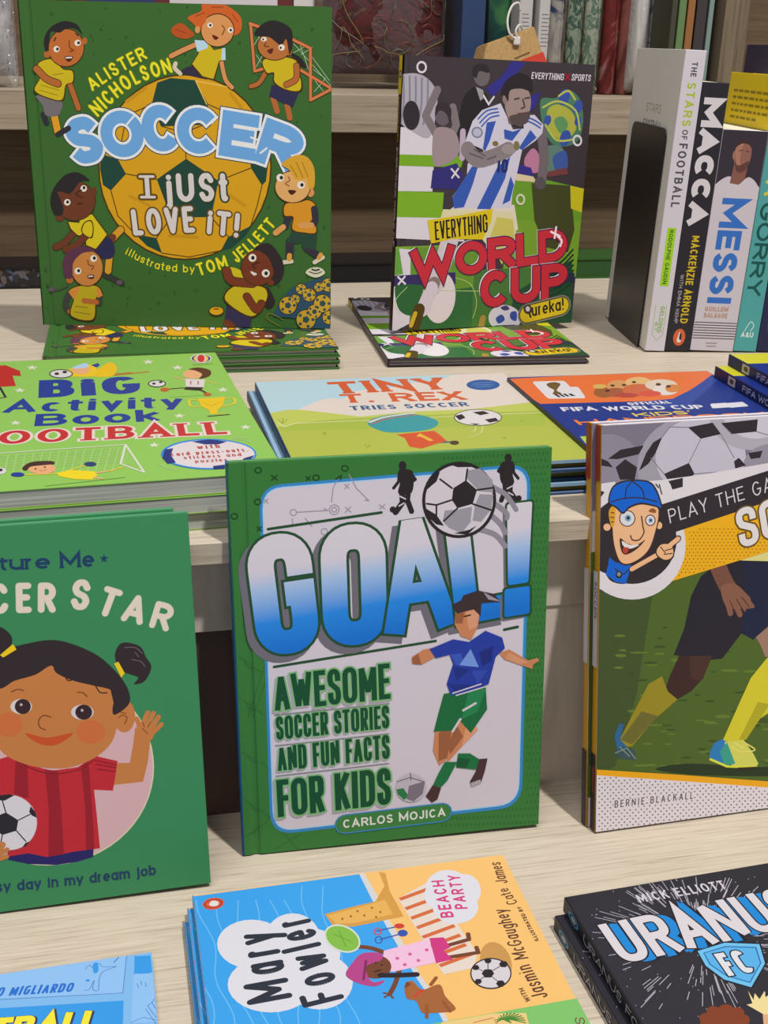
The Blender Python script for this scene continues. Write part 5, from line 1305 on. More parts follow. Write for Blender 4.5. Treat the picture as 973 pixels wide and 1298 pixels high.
for dx in (66, 50, 34):
    a.T('URANUS', [(345 + dx, 520 + dx * .05), (1165 + dx, 340 + dx * .05)], (30, 132, 208) if dx != 66 else (30, 30, 40), top=(268 + dx, 345), t=.17, sq=2.6, sp=.07)
a.T('URANUS', [(345, 522), (1165, 342)], (212, 206, 212), top=(268, 345), t=.17, sq=2.6, sp=.07, out=((.03, (34, 32, 40)),))
a.done()
a = Art(uran, 'printed_shield', X1)
a.poly([(660, 464), (785, 424), (940, 430), (968, 520), (905, 630), (780, 598), (696, 534)], (34, 32, 40)); a.poly([(666, 466), (785, 430), (935, 436), (960, 520), (900, 624), (782, 590), (702, 530)], (106, 186, 230)); a.poly([(690, 474), (788, 444), (922, 448), (944, 518), (896, 606), (792, 576), (718, 526)], (40, 110, 170)); a.poly([(696, 476), (790, 449), (917, 453), (938, 518), (893, 600), (795, 572), (724, 524)], (88, 172, 226))
a.T('FC', [(802, 576), (920, 556)], (214, 216, 222), top=(745, 478), t=.2, sq=3, sp=.16, out=((.05, (30, 40, 60)),))
a.done()
a = Art(uran, 'printed_head', X1)
a.discs([(700, 760, 26, 24), (735, 730, 30, 24), (790, 722, 34, 24), (840, 735, 30, 24), (868, 768, 26, 26), (780, 775, 90, 50), (700, 800, 30, 30), (860, 800, 30, 30)], (126, 62, 34), 16); a.poly([(715, 790), (850, 785), (890, 900), (720, 900)], (206, 150, 110))
a.done()
a = Art(uran, 'printed_head', X1)
a.poly([(886, 640), (910, 680), (915, 650), (936, 676), (958, 640), (962, 668), (1000, 640), (1080, 680), (1090, 760), (990, 760), (950, 740), (880, 700), (905, 695)], (228, 210, 150)); a.poly([(950, 742), (1080, 742), (1090, 860), (960, 860)], (214, 166, 126))
a.done()
a = spine_art(uran, 'spine_lettering'); h, t = uran.h, uran.t
a.poly([(0, 0), (t, 0), (t, h * .50), (0, h * .50)], (30, 120, 196)); a.disc(t / 2, h * .93, t * .36, h * .035, (96, 160, 206)); a.disc(t / 2, h * .93, t * .26, h * .025, (40, 80, 120)); a.disc(t / 2, h * .93, t * .16, h * .016, (206, 206, 212))
a.T('URANUS FC', [(t * .2, h * .86), (t * .2, h * .53)], (196, 196, 204), h=t * .58, t=.15, sp=.16); a.T('THE GRE', [(t * .25, h * .46), (t * .25, h * .26)], (190, 206, 224), h=t * .5, t=.17, sp=.16)
a.done()

# ------------------------------------------------------------------ print on the comic book and the palm book
X2 = (0, 1140, 3.742)
a = Art(comic, 'printed_comic_panels', X2)
LB, MB, OB = (140, 190, 238), (52, 152, 228), (64, 110, 180)
a.poly([(-700, 395), (598, 268), (582, 445), (-700, 500)], LB)
a.lines([[(-600, 508), (582, 444), (600, 268)], [(632, 600), (640, 268)]], 3, OB)
a.poly([(-700, 560), (586, 480), (578, 760), (-700, 760)], MB)
a.poly([(640, 270), (713, 266), (722, 345), (690, 356), (636, 350)], MB); a.poly([(634, 356), (722, 350), (752, 580), (620, 590)], LB)
a.lines([[(650, 400), (656, 420)], [(668, 388), (672, 408)], [(690, 395), (693, 415)], [(700, 505), (740, 560)], [(720, 490), (746, 530)], [(690, 520), (740, 590)], [(620, 585), (680, 560), (750, 575)], [(700, 505), (722, 488), (735, 470)]], 3, OB)
a.done()
a = Art(comic, 'printed_dog', X2)
a.blob([(405, 330), (425, 310), (440, 325), (470, 305), (490, 320), (540, 318), (535, 330), (490, 340), (470, 380), (465, 430), (450, 432), (440, 385), (430, 425), (400, 430), (440, 360), (425, 340)], LB); a.line([(405, 330), (425, 312), (440, 325), (470, 305), (488, 320), (545, 320), (490, 342), (470, 380), (466, 432), (440, 425), (446, 385), (425, 425), (400, 432)], 3, OB); a.blob([(440, 310), (462, 300), (466, 340), (445, 350)], MB); a.disc(416, 385, 10, 6, MB); a.lines([[(540, 300), (565, 272)], [(540, 322), (550, 318)]], 5, OB)
a.done()
a = Art(comic, 'author_name', X2)
a.T('O MIGLIARDO', [(-22, 462), (340, 438)], (36, 110, 204), h=42, t=.2, sq=3, sp=.14, slant=.18)
a.done()
a = Art(comic, 'title_lettering', X2)
a.T('FOOTBALL', [(-420, 705), (452, 632)], (238, 226, 60), h=108, t=.25, sq=3.4, sp=.06, slant=.14, shadow=(.07, -.03, .01, (54, 60, 90)), out=((.015, (60, 66, 96)),))
a.done()
a = Art(palm, 'printed_palm', (590, 1060, 4.865))
Y10 = (600, 1060, 4.865); a.z = Y10
a.poly([(-200, 1100), (322, 1090), (380, 1300), (-200, 1300)], (226, 196, 128))
a.lines([[(230, 1150), (200 + 20 * math.cos(q), 1130), (230 + 90 * math.cos(q), 1150 - 60 * math.sin(q))] for q in [i * .26 for i in range(13)]], 9, (70, 130, 50), smooth=True)
a.line([(130, 1130), (160, 1200)], 12, (206, 150, 90)); a.line([(0, 1150), (120, 1120)], 8, (206, 120, 90))
a.T('S', [(690, 1160), (680, 1116)], (120, 60, 70), h=46, t=.12, cap='round')
a.done()
# ------------------------------------------------------------------ print on the lying books of the middle shelf
Z7, Z8, Y1 = (0, 430, 2.78), (300, 450, 2.5605), (620, 430, 2.756)
a = Art(big, 'title_lettering', Z7)
RB = (34, 56, 142)
a.T('BiG', [(135, 207), (500, 190)], RB, top=(133, 145), t=.215, sq=2.4, sp=.1)
a.T('Activity', [(8, 260), (645, 240)], RB, h=44, t=.175, sp=.12)
a.T('Book', [(120, 307), (562, 288)], RB, h=44, t=.195, sp=.12)
a.T('FOOTBALL', [(-118, 376), (802, 334)], (190, 44, 48), h=48, t=.175, serif=1.0, sp=.16, out=((.07, (220, 206, 196)),))
a.done()
STW = (214, 216, 196)
for x, y in ((113, 100), (522, 80), (625, 100), (70, 180), (785, 178), (632, 270), (55, 295), (543, 373), (865, 310)):
    a = Art(big, 'printed_star', Z7); a.star(x, y, 22, STW, ry=9); a.done()
a = Art(big, 'printed_keeper', Z7)
a.lines([[(395, 128), (520, 115)], [(380, 125), (460, 118)]], 11, (186, 96, 44)); a.blob([(330, 118), (385, 82), (412, 100), (395, 130), (330, 132)], (226, 186, 30)); a.blob([(240, 108), (300, 88), (340, 100), (330, 130), (260, 132), (215, 128)], (228, 190, 40)); a.disc(285, 108, 30, 16, (226, 168, 120)); a.blob([(255, 100), (300, 84), (310, 98), (270, 104)], (170, 200, 226)); a.poly([(320, 92), (345, 84), (352, 92), (340, 100)], RB); a.disc(215, 122, 42, 16, BK); a.disc(215, 122, 38, 13, (212, 208, 208)); a.discs([(200, 122, 9, 5), (228, 116, 9, 5)], INK, 6)
a.done()
a = Art(big, 'printed_shirt', Z7)
a.poly([(-40, 95), (20, 92), (70, 112), (74, 130), (44, 128), (56, 165), (-40, 170)], (184, 36, 34)); a.lines([[(0, 170), (20, 205)], [(-10, 210), (18, 205)]], 8, INK)
a.done()
a = Art(big, 'printed_boy', Z7)
a.lines([[(690, 175), (640, 172), (575, 178)], [(700, 175), (735, 195)]], 10, (60, 44, 40)); a.disc(580, 178, 16, 7, (190, 90, 40)); a.disc(730, 195, 14, 6, (190, 90, 40))
a.line([(655, 145), (612, 132)], 7, (226, 168, 120)); a.line([(715, 145), (770, 158)], 7, (206, 190, 90)); a.poly([(655, 168), (718, 168), (706, 182), (648, 178)], INK); a.poly([(652, 140), (722, 142), (718, 170), (655, 168)], (214, 206, 206)); a.lines([[(672, 148), (672, 160)], [(698, 148), (698, 160)]], 5, (190, 110, 120))
a.disc(680, 124, 36, 16, (226, 168, 120)); a.blob([(665, 106), (700, 100), (740, 110), (738, 130), (702, 140), (712, 124), (690, 112)], (84, 46, 30)); a.disc(553, 157, 32, 13, BK); a.disc(553, 157, 28, 10, (212, 208, 208)); a.discs([(542, 157, 7, 4), (566, 152, 7, 4)], INK, 6); a.line([(600, 205), (750, 196)], 2, (90, 130, 50))
a.done()
a = Art(big, 'printed_cup', Z7)
a.lines([[(698, 216), (668, 214), (672, 236), (705, 240)], [(790, 210), (822, 208), (826, 226), (785, 238)]], 8, (226, 196, 50), smooth=True); a.poly([(696, 210), (792, 204), (786, 232), (766, 250), (765, 262), (742, 264), (735, 250), (708, 236)], (226, 190, 30)); a.line([(735, 272), (805, 266)], 9, INK); a.line([(742, 264), (790, 262)], 8, (226, 196, 60)); a.lines([[(715, 224), (745, 236), (775, 222)]], 3, (180, 140, 20))
a.done()
a = Art(big, 'printed_goal', Z7)
WN = (212, 214, 196)
a.lines([[(-60 + i * 30, 412 - i * 1.9), (-70 + i * 29, 470)] for i in range(17)] + [[(-60, 420 + j * 9), (425, 388 + j * 9)] for j in range(6)], 2.2, (186, 206, 150))
a.lines([[(440 + i * 14, 380 + i * 20), (425 + i * 8, 440 + i * 4)] for i in range(5)], 2, (186, 206, 150))
a.lines([[(-80, 408), (442, 372), (508, 470)], [(442, 374), (425, 440), (508, 470)]], 8, WN)
a.done()
a = Art(big, 'printed_keeper', Z7)
a.line([(160, 518), (440, 488)], 4, (100, 140, 56)); a.line([(95, 478), (210, 474)], 11, (220, 196, 60)); a.line([(240, 465), (290, 448), (310, 446)], 9, (220, 196, 60)); a.poly([(200, 472), (245, 462), (330, 466), (345, 480), (325, 496), (260, 494), (208, 484)], (232, 206, 32)); a.lines([[(330, 488), (360, 492)], [(340, 472), (400, 462)]], 12, (226, 168, 120)); a.line([(380, 466), (435, 452)], 8, (220, 196, 60))
a.disc(148, 457, 48, 19, (226, 164, 120)); a.blob([(78, 455), (110, 434), (180, 430), (192, 440), (165, 444), (110, 450), (92, 464)], (66, 40, 34)); a.discs([(125, 458, 4, 3), (158, 452, 4, 3)], INK, 6); a.line([(140, 462), (150, 466), (165, 460)], 2, INK); a.disc(62, 478, 24, 8, RB); a.disc(318, 441, 22, 8, (40, 60, 110)); a.disc(0, 465, 22, 12, (212, 208, 208)); a.disc(2, 462, 8, 5, INK)
a.done()
a = Art(big, 'printed_badge', Z7)
a.lines([[(820, 350), (850, 354), (882, 362)], [(838, 346), (870, 352)], [(560, 440), (590, 456), (620, 462)]], 3, (200, 216, 170)); a.disc(735, 406, 168, 54, (40, 130, 210), n=40); a.disc(737, 406, 160, 49, (216, 206, 208), n=40)
a.poly([(675, 362), (740, 354), (800, 362), (770, 372), (720, 372)], (28, 46, 120)); a.poly([(572, 420), (580, 390), (610, 385), (602, 410), (620, 436), (590, 440)], (28, 46, 120)); a.poly([(860, 420), (896, 410), (880, 430), (840, 440)], (28, 46, 120)); a.poly([(750, 448), (800, 442), (790, 458), (752, 460)], (28, 46, 120))
RT = (176, 66, 66)
a.T('with', [(696, 389), (776, 384)], RT, h=14, t=.15, sp=.2); a.T('card press-outs,', [(604, 414), (876, 396)], RT, h=13, t=.14, sp=.18); a.T('stickers and', [(648, 425), (852, 413)], RT, h=12, t=.14, sp=.18); a.T('puzzles', [(688, 437), (802, 431)], RT, h=11, t=.15, sp=.18)
a.done()
a = Art(big, 'publisher_logo', Z7)
a.disc(708, 69, 38, 16, (206, 206, 196)); a.disc(708, 69, 33, 13, (60, 50, 130)); a.disc(708, 69, 26, 13, (222, 190, 60)); a.disc(708, 69, 18, 13, (206, 206, 210)); a.disc(708, 69, 13, 13, (200, 40, 50)); a.line([(680, 92), (750, 87)], 3, (70, 96, 50))
a.done()

a = Art(tiny, 'printed_sky', Z8)
a.poly([(0, 150), (1300, 120), (1300, 500), (100, 500)], (174, 184, 76)); a.poly([(40, 60), (1000, 40), (1000, 200), (110, 210)], (176, 206, 216))
a.poly(spline([(185, 186), (245, 156), (300, 140), (345, 142), (390, 116), (480, 110), (560, 92), (640, 84), (700, 66)]) + [(1000, 40), (1000, 200), (400, 230)], (218, 206, 196))
a.poly(spline([(40, 200), (120, 186), (200, 178), (400, 200)]) + [(560, 184), (760, 176), (1000, 148), (1000, 220), (100, 240)], (186, 196, 92))
a.poly(spline([(110, 240), (260, 214), (500, 200), (760, 188)]) + [(1000, 180), (1000, 230), (130, 245)], (164, 182, 72))
a.lines([[(134, 222), (156, 233), (186, 222), (420, 212), (1000, 186)]], 5, (216, 214, 170))
a.lines([[(135, 210), (148, 222), (150, 205)], [(150, 222), (165, 208)], [(415, 290), (425, 300), (432, 292)], [(280, 250), (284, 258), (290, 250)], [(920, 212), (926, 218)], [(862, 266), (868, 272), (874, 266)]], 3, (126, 150, 52))
a.done()
a = Art(tiny, 'title_lettering', Z8)
TO = (206, 92, 50)
a.T('TINY', [(318, 127), (700, 110)], TO, top=(300, 88), t=.2, serif=.7, sp=.12); a.T('T. REX', [(345, 156), (748, 145)], TO, h=29, t=.2, serif=.7, sp=.12); a.T('TRIES SOCCER', [(372, 180), (756, 166)], (54, 92, 136), h=14, t=.2, sp=.16)
a.done()
a = Art(tiny, 'printed_sticker', Z8)
a.disc(799, 97, 54, 17, (36, 90, 156)); a.lines([[(765, 92), (830, 88)], [(760, 98), (836, 95)], [(775, 104), (825, 101)]], 3, (130, 170, 210), cap='flat')
a.done()
a = Art(tiny, 'printed_cap_and_shirt', Z8)
a.lines([[(640, 285), (700, 282)]], 14, (44, 96, 120)); a.disc(706, 285, 15, 7, (80, 60, 40))
a.poly([(518, 258), (640, 246), (662, 262), (682, 280), (650, 288), (600, 304), (560, 298), (545, 270)], (206, 84, 46)); a.T('1', [(612, 282), (648, 276)], (222, 176, 60), h=24, t=.22)
a.blob([(424, 222), (450, 204), (520, 192), (590, 194), (648, 212), (646, 232), (600, 246), (500, 252), (450, 240)], (56, 150, 156)); a.lines([[(432, 218), (480, 202), (575, 188)]], 12, (216, 206, 200), smooth=True); a.lines([[(440, 224), (486, 208), (585, 194)]], 6, (200, 74, 50), smooth=True)
a.done()
a = Art(tiny, 'printed_ball', Z8)
a.disc(782, 203, 78, 27, (70, 60, 60), n=36); a.disc(782, 203, 75, 25, (214, 210, 208), n=36)
for pl in ([(765, 186), (800, 182), (820, 190), (790, 196)], [(708, 198), (730, 192), (742, 204), (722, 212)], [(804, 210), (840, 204), (850, 214), (820, 220)], [(755, 222), (790, 224), (775, 228)]): a.poly(pl, INK)
a.lines([[(798, 232), (790, 254), (752, 268)], [(775, 230), (772, 246), (760, 252)]], 3, (206, 214, 160), smooth=True)
a.done()

a = Art(hand, 'printed_orange_field', Y1)
a.poly([(40, 140), (800, 100), (784, 118), (745, 148), (700, 178), (642, 208), (560, 216), (178, 226)], (224, 112, 56))
a.poly([(555, 216), (640, 208), (700, 178), (745, 148), (784, 118), (800, 140), (690, 240), (560, 240)], (46, 70, 150))
a.done()
a = Art(hand, 'printed_emblem', Y1)
a.fill([[a.uv(p) for p in rrect(q, 10)] for q in ([(148, 148), (262, 145), (288, 172), (175, 178)], [(168, 170), (310, 166), (338, 206), (205, 208)])], (216, 212, 214))
a.blob([(200, 156), (225, 150), (248, 156), (240, 170), (236, 180), (252, 190), (222, 192), (226, 178), (208, 168)], (108, 84, 44)); a.T('FIFA', [(242, 203), (302, 198)], BK, h=10, t=.28, sp=.16)
a.done()
a = Art(hand, 'printed_figures', Y1)
for x, y, rx, ry, c in ((400, 186, 36, 18, (150, 92, 46)), (385, 165, 24, 8, (206, 170, 90)), (450, 165, 40, 22, (206, 150, 92)), (440, 186, 40, 16, (160, 90, 60)), (520, 150, 46, 18, (216, 176, 116)), (520, 178, 56, 22, (200, 104, 66)), (600, 160, 56, 20, (214, 196, 176)), (615, 178, 44, 18, (216, 206, 200)), (640, 172, 26, 14, (206, 130, 66)), (560, 190, 40, 10, (206, 80, 60)), (480, 196, 40, 8, (176, 70, 60))): a.disc(x, y, rx, ry, c)
a.discs([(430, 162, 8, 4), (470, 160, 8, 4), (505, 150, 8, 4), (590, 158, 10, 5), (625, 165, 9, 5), (412, 180, 8, 5)], (84, 48, 34), 8)
a.done()
a = Art(hand, 'title_lettering', Y1)
WT = (216, 214, 222)
a.T('OFFICIAL', [(490, 231), (638, 224)], WT, h=9, t=.24, sp=.16); a.T('FIFA WORLD CUP', [(258, 252), (756, 243)], WT, top=(250, 238), t=.22, sq=2.6, sp=.1)
a.fill([[a.uv(p) for p in rrect(q, 6)] for q in ([(770, 226), (830, 222), (842, 238), (778, 242)], [(822, 224), (884, 219), (906, 234), (840, 240)])], WT)
a.T("KIDS'", [(512, 271), (716, 261)], (226, 196, 80), h=12, t=.21, sp=.12); a.T('HANDBOOK', [(314, 300), (985, 270)], (230, 126, 50), h=17, t=.21, sq=2.6, sp=.1)
a.done()
a = Art(hand, 'publisher_band', Y1)
a.poly([(316, 340), (600, 330), (640, 420), (380, 420)], (170, 194, 76))
a.done()
a = Art(kids, 'printed_band', (0, 0, 1))
a.mapper = lambda x, y: (x, y)
w_, h_ = kids.w, kids.h
a.poly([(0, h_ - .030), (w_, h_ - .030), (w_, h_), (0, h_)], (210, 204, 44))
a.done()
a = spine_art(kids, 'spine_lettering'); h, t = kids.h, kids.t
a.poly([(t * .12, h - .036), (t * .88, h - .036), (t * .88, h - .024), (t * .12, h - .024)], (212, 204, 204)); a.disc(t * .5, h - .030, t * .22, .0035, (110, 84, 60))
a.T('FIFA WORLD CUP', [(t * .22, h - .048), (t * .22, h - .135)], (186, 192, 220), h=t * .56, t=.2, sp=.14); a.T('26', [(t * .22, h - .142), (t * .22, h - .156)], (186, 192, 220), h=t * .56, t=.2, sp=.14)
a.done()
a = spine_art(tiny, 'spine_lettering'); h, t = tiny.h, tiny.t
a.T('TINY T. REX', [(t * .25, h * .72), (t * .25, h * .52)], (120, 140, 180), h=t * .5, t=.18, sp=.16); a.T('TRIES SOCCER', [(t * .25, h * .48), (t * .25, h * .25)], (120, 140, 180), h=t * .5, t=.18, sp=.16)
a.done()
a = spine_art(hand, 'spine_lettering'); h, t = hand.h, hand.t
a.T("KIDS' HANDBOOK", [(t * .25, h * .80), (t * .25, h * .40)], (120, 118, 128), h=t * .5, t=.18, sp=.16)
a.done()

# ------------------------------------------------------------------ spines of the upright row (measured in millimetres down the spine)
def row_art(bk, name, part='front', place=None):
    a = Art(bk, name, part=part, place=place, mapper=lambda x, y: (x, y)); return a
a = row_art(stars, 'spine_title'); w, h = stars.w, stars.h
SG = (74, 72, 82)
a.T('THE', [(w * .38, h * .963), (w * .38, h * .918)], SG, h=w * .28, t=.2, sp=.2); a.T('STARS', [(w * .30, h * .90), (w * .30, h * .763)], (160, 178, 44), h=w * .42, t=.19, sp=.24); a.T('OF', [(w * .36, h * .752), (w * .36, h * .72)], SG, h=w * .28, t=.18, sp=.2); a.T('FOOTBALL', [(w * .30, h * .708), (w * .30, h * .50)], SG, h=w * .42, t=.19, sp=.24)
a.done()
a = row_art(stars, 'author_name'); a.poly([(w * .30, h * .231), (w * .74, h * .231), (w * .74, h * .431), (w * .30, h * .431)], (148, 196, 36)); a.T('RODOLPHE GAUDIN', [(w * .42, h * .424), (w * .42, h * .238)], (60, 84, 30), h=w * .2, t=.2, sp=.16); a.done()
a = row_art(stars, 'publisher_logo'); a.lines([[(w * .24, h * .06), (w * .24, h * .165)], [(w * .80, h * .06), (w * .80, h * .165)], [(w * .24, h * .06), (w * .53, h * .038), (w * .80, h * .06)]], .0005, (140, 170, 90)); a.T('GELDING', [(w * .50, h * .16), (w * .50, h * .066)], (130, 160, 80), h=w * .22, t=.2, sp=.16); a.T('ST', [(w * .32, h * .105), (w * .32, h * .07)], (130, 160, 80), h=w * .16, t=.2, sp=.16); a.done()
side_pl = Matrix(((0, 0, -1, 0), (0, 1, 0, 0), (1, 0, 0, -stars.t), (0, 0, 0, 1)))
a = row_art(stars, 'cover_title', 'side', side_pl); a.clip = (stars.t, stars.h); d = stars.t
a.T('STARS', [(d * .36, h * .79), (d * .68, h * .79)], (156, 160, 140), h=h * .03, t=.16, sp=.2); a.T('FOOTBALL', [(d * .34, h * .73), (d * .72, h * .73)], (112, 112, 108), h=h * .035, t=.16, sp=.16); a.done()
a = row_art(macca, 'spine_title'); w, h = macca.w, macca.h
a.T('MACCA', [(w * .14, h * .947), (w * .14, h * .487)], (200, 194, 198), h=w * .72, t=.33, sp=.08, sq=2.2); a.done()
a = row_art(macca, 'author_name'); a.T('MACKENZIE ARNOLD', [(w * .44, h * .449), (w * .44, h * .111)], (196, 170, 34), h=w * .30, t=.18, sp=.16); a.T('WITH EMMA KEMP', [(w * .2, h * .30), (w * .2, h * .11)], (150, 146, 150), h=w * .14, t=.18, sp=.16); a.done()
a = row_art(macca, 'publisher_logo'); a.disc(w * .5, h * .055, w * .24, h * .034, (196, 92, 48)); a.blob([(w * .42, h * .042), (w * .48, h * .075), (w * .56, h * .07), (w * .58, h * .04), (w * .5, h * .034)], (210, 204, 206)); a.blob([(w * .5, h * .05), (w * .52, h * .074), (w * .58, h * .066), (w * .58, h * .045)], INK); a.done()
a = row_art(messi, 'printed_portrait'); w, h = messi.w, messi.h
a.poly([(0, h * .76), (w, h * .76), (w, h), (0, h)], (52, 44, 54)); a.blob([(w * -.05, h * .72), (w * .05, h * .77), (w * .3, h * .80), (w * .5, h * .765), (w * .72, h * .80), (w * .95, h * .765), (w * 1.05, h * .70)], (192, 184, 192))
a.poly([(w * .32, h * .77), (w * .36, h * .86), (w * .66, h * .85), (w * .64, h * .79), (w * .52, h * .765)], (126, 82, 72)); a.disc(w * .51, h * .895, w * .19, h * .062, (160, 112, 94)); a.disc(w * .58, h * .895, w * .12, h * .058, (136, 92, 80)); a.disc(w * .325, h * .892, w * .035, h * .018, (150, 102, 86))
a.blob([(w * .34, h * .885), (w * .42, h * .85), (w * .55, h * .856), (w * .66, h * .87), (w * .65, h * .84), (w * .55, h * .82), (w * .42, h * .825)], (92, 58, 50)); a.blob([(w * .33, h * .925), (w * .38, h * .955), (w * .52, h * .962), (w * .68, h * .95), (w * .69, h * .925), (w * .6, h * .94), (w * .45, h * .942)], (58, 42, 44)); a.lines([[(w * .42, h * .912), (w * .49, h * .914)], [(w * .57, h * .912), (w * .64, h * .908)]], .0009, (84, 56, 50)); a.line([(w * .48, h * .862), (w * .56, h * .862)], .0009, (150, 90, 84)); a.done()
a = row_art(messi, 'spine_title'); a.T('MESSI', [(w * .22, h * .705), (w * .22, h * .225)], (52, 104, 180), h=w * .55, t=.24, sp=.10); a.done()
a = row_art(messi, 'author_name'); a.T('GUILLEM', [(w * .2, h * .188), (w * .74, h * .188)], (170, 138, 116), h=h * .022, t=.24, sp=.14); a.T('BALAGUE', [(w * .2, h * .158), (w * .74, h * .158)], (170, 138, 116), h=h * .022, t=.24, sp=.14); a.done()
a = row_art(messi, 'printed_stripes'); a.lines([[(w * .01, h * (.135 - i * .0125)), (w * .99, h * (.135 - i * .0125))] for i in range(7)], .0008, (70, 64, 74), cap='flat'); a.lines([[(w * .34, h * .037), (w * .60, h * .037)], [(w * .36, h * .022), (w * .58, h * .022)]], .0013, (150, 142, 150), cap='flat'); a.done(True)
a = row_art(gorry, 'spine_title'); w, h = gorry.w, gorry.h
a.T('A', [(w * .2, h * .64), (w * .2, h * .585)], (206, 190, 40), h=w * .6, t=.2); a.T('GORRY', [(w * .16, h * .56), (w * .16, h * .215)], (22, 78, 74), h=w * .62, t=.19, sp=.14); a.done()
a = row_art(gorry, 'publisher_logo'); a.lines([[(w * .35, h * .08), (w * .55, h * .115), (w * .72, h * .10), (w * .6, h * .08)]], .0008, (190, 210, 206), smooth=True); a.T('A&U', [(w * .22, h * .055), (w * .76, h * .055)], (206, 216, 212), h=h * .02, t=.18, sp=.14); a.done()
side_pl = Matrix(((0, 0, -1, 0), (0, 1, 0, 0), (1, 0, 0, -gorry.t), (0, 0, 0, 1)))
a = row_art(gorry, 'printed_quote', 'side', side_pl); a.clip = (gorry.t, gorry.h); d = gorry.t
random.seed(5)
for j in range(5):
    y = h * (.935 - j * .024)
    x = d * .12; segs = []
    while x < d * (.9 if j < 4 else .6):
        L = random.uniform(.006, .014); segs.append([(x, y), (x + L, y)]); x += L + .003
    a.lines(segs, .0024, (150, 130, 16), cap='flat')
a.done()
a = row_art(navy, 'spine_emblem'); w, h = navy.w, navy.h
a.disc(w * .6, h * .11, w * .34, h * .075, (110, 120, 60)); a.disc(w * .6, h * .11, w * .28, h * .065, (60, 80, 40)); a.done()
# ------------------------------------------------------------------ black metal bookend
row_inv = row_mw(0, 0).inverted()
def row_local(px, py):
    o = row_inv @ CPOS; d = row_inv.to_3x3() @ ray(px, py)
    return o + d * ((-.0012 - o.x) / d.x)
be = empty('bookend', row_mw(0, 0)); tag(be, 'black metal bookend pressed against the white hardback', 'bookend')
P4 = [row_local(*q) for q in ((805, 150), (842, 166), (811, 441), (771, 398))]
dn, df = (P4[1].z + P4[2].z) / 2, (P4[0].z + P4[3].z) / 2
ht = (P4[0].y + P4[1].y) / 2
bm = bmesh.new()
prof = rrect([(df, .0008), (df, ht), (dn, ht), (dn, .0008)], .012)[7:21]
prof = [(df, .0008)] + prof + [(dn, .0008)]
A_ = [bm.verts.new((-.0022, y, z)) for z, y in prof]; B_ = [bm.verts.new((-.0008, y, z)) for z, y in prof]
bm.faces.new(A_); bm.faces.new(B_[::-1])
for i in range(len(prof)): bm.faces.new((A_[i], B_[i], B_[(i + 1) % len(prof)], A_[(i + 1) % len(prof)]))
bmesh.ops.recalc_face_normals(bm, faces=bm.faces[:])
BLACKM = M((34, 31, 32), .38, .4)
mesh_obj('upright_plate', bm, BLACKM, be)
boxobj('base_plate', (-.0022, .085, .0002, .0010, df + .01, dn - .004), BLACKM, be)

# ------------------------------------------------------------------ flat books pushed to the back of the middle shelf
def back_book(label, x0, x1, cover, edge_mat, th, y0=1.388):
    r = empty('stored_book', Matrix.Translation((x0, y0, SH + .0001))); tag(r, label, 'book')
    w = x1 - x0; d = 1.458 - y0
    boxobj('page_block', (.002, w - .002, .0015, d - .002, .0022, th - .0022), edge_mat, r)
    boxobj('front_cover', (0, w, 0, d, th - .0022, th), M(cover), r); boxobj('back_cover', (0, w, 0, d, 0, .0022), M(cover), r); boxobj('spine', (0, w, d - .0016, d, 0, th), M(cover), r)
m, nt, b, N, L = node_mat('mosaic_page_edges')
tc = N('ShaderNodeTexCoord'); mp = N('ShaderNodeMapping'); mp.inputs['Scale'].default_value = (160, 1, 160); L(tc.outputs['Object'], mp.inputs[0])
v = N('ShaderNodeTexVoronoi'); v.inputs['Scale'].default_value = 1.0; L(mp.outputs[0], v.inputs['Vector'])
sx = N('ShaderNodeSeparateColor'); L(v.outputs['Color'], sx.inputs[0])
r = ramp(nt, [(0.0, (18, 16, 18)), (.5, (26, 22, 24)), (.62, (70, 84, 110)), (.78, (90, 74, 66)), (1, (30, 26, 28))]); L(sx.outputs[0], r.inputs[0]); L(r.outputs[0], b.inputs['Base Color'])
MOSAIC = m
xa = on_y(-60, 350, 1.388).x; xb = on_y(190, 350, 1.388).x
back_book('dark book with mosaic edges lying behind the yellow ball picture book', xa, xb, (24, 20, 22), MOSAIC, .024)
back_book('black book lying at the back between the two upright books', on_y(300, 345, 1.388).x, on_y(560, 345, 1.388).x, (22, 20, 22), M((20, 19, 21), .5), .0235)
back_book('dark green book lying at the back beside the black bookend', on_y(640, 340, 1.388).x, on_y(800, 340, 1.388).x, (44, 84, 36), M((40, 76, 34), .5), .0250)

# ------------------------------------------------------------------ things on the upper shelf
def noise_mat(name, stops, scale=40, stretch=(1, 1, 1), rough=.5, dist=0.0, spec=.3, kind='noise'):
    m, nt, b, N, L = node_mat(name)
    tc = N('ShaderNodeTexCoord'); mp = N('ShaderNodeMapping'); mp.inputs['Scale'].default_value = stretch
    L(tc.outputs['Object'], mp.inputs[0])
    if kind == 'noise':
        n = N('ShaderNodeTexNoise'); n.inputs['Scale'].default_value = scale; n.inputs['Detail'].default_value = 3; n.inputs['Distortion'].default_value = dist; o = n.outputs['Fac']
    elif kind == 'leaf':
        n = N('ShaderNodeTexWave'); n.inputs['Scale'].default_value = scale; n.inputs['Distortion'].default_value = dist; n.inputs['Detail'].default_value = 2; n.inputs['Detail Scale'].default_value = 1.4; o = n.outputs['Fac']
    else:
        n = N('ShaderNodeTexVoronoi'); n.inputs['Scale'].default_value = scale; o = n.outputs['Distance']
    L(mp.outputs[0], n.inputs['Vector'])
    r = ramp(nt, stops); L(o, r.inputs[0]); L(r.outputs[0], b.inputs['Base Color'])
    b.inputs['Roughness'].default_value = rough; b.inputs['Specular IOR Level'].default_value = spec
    return m
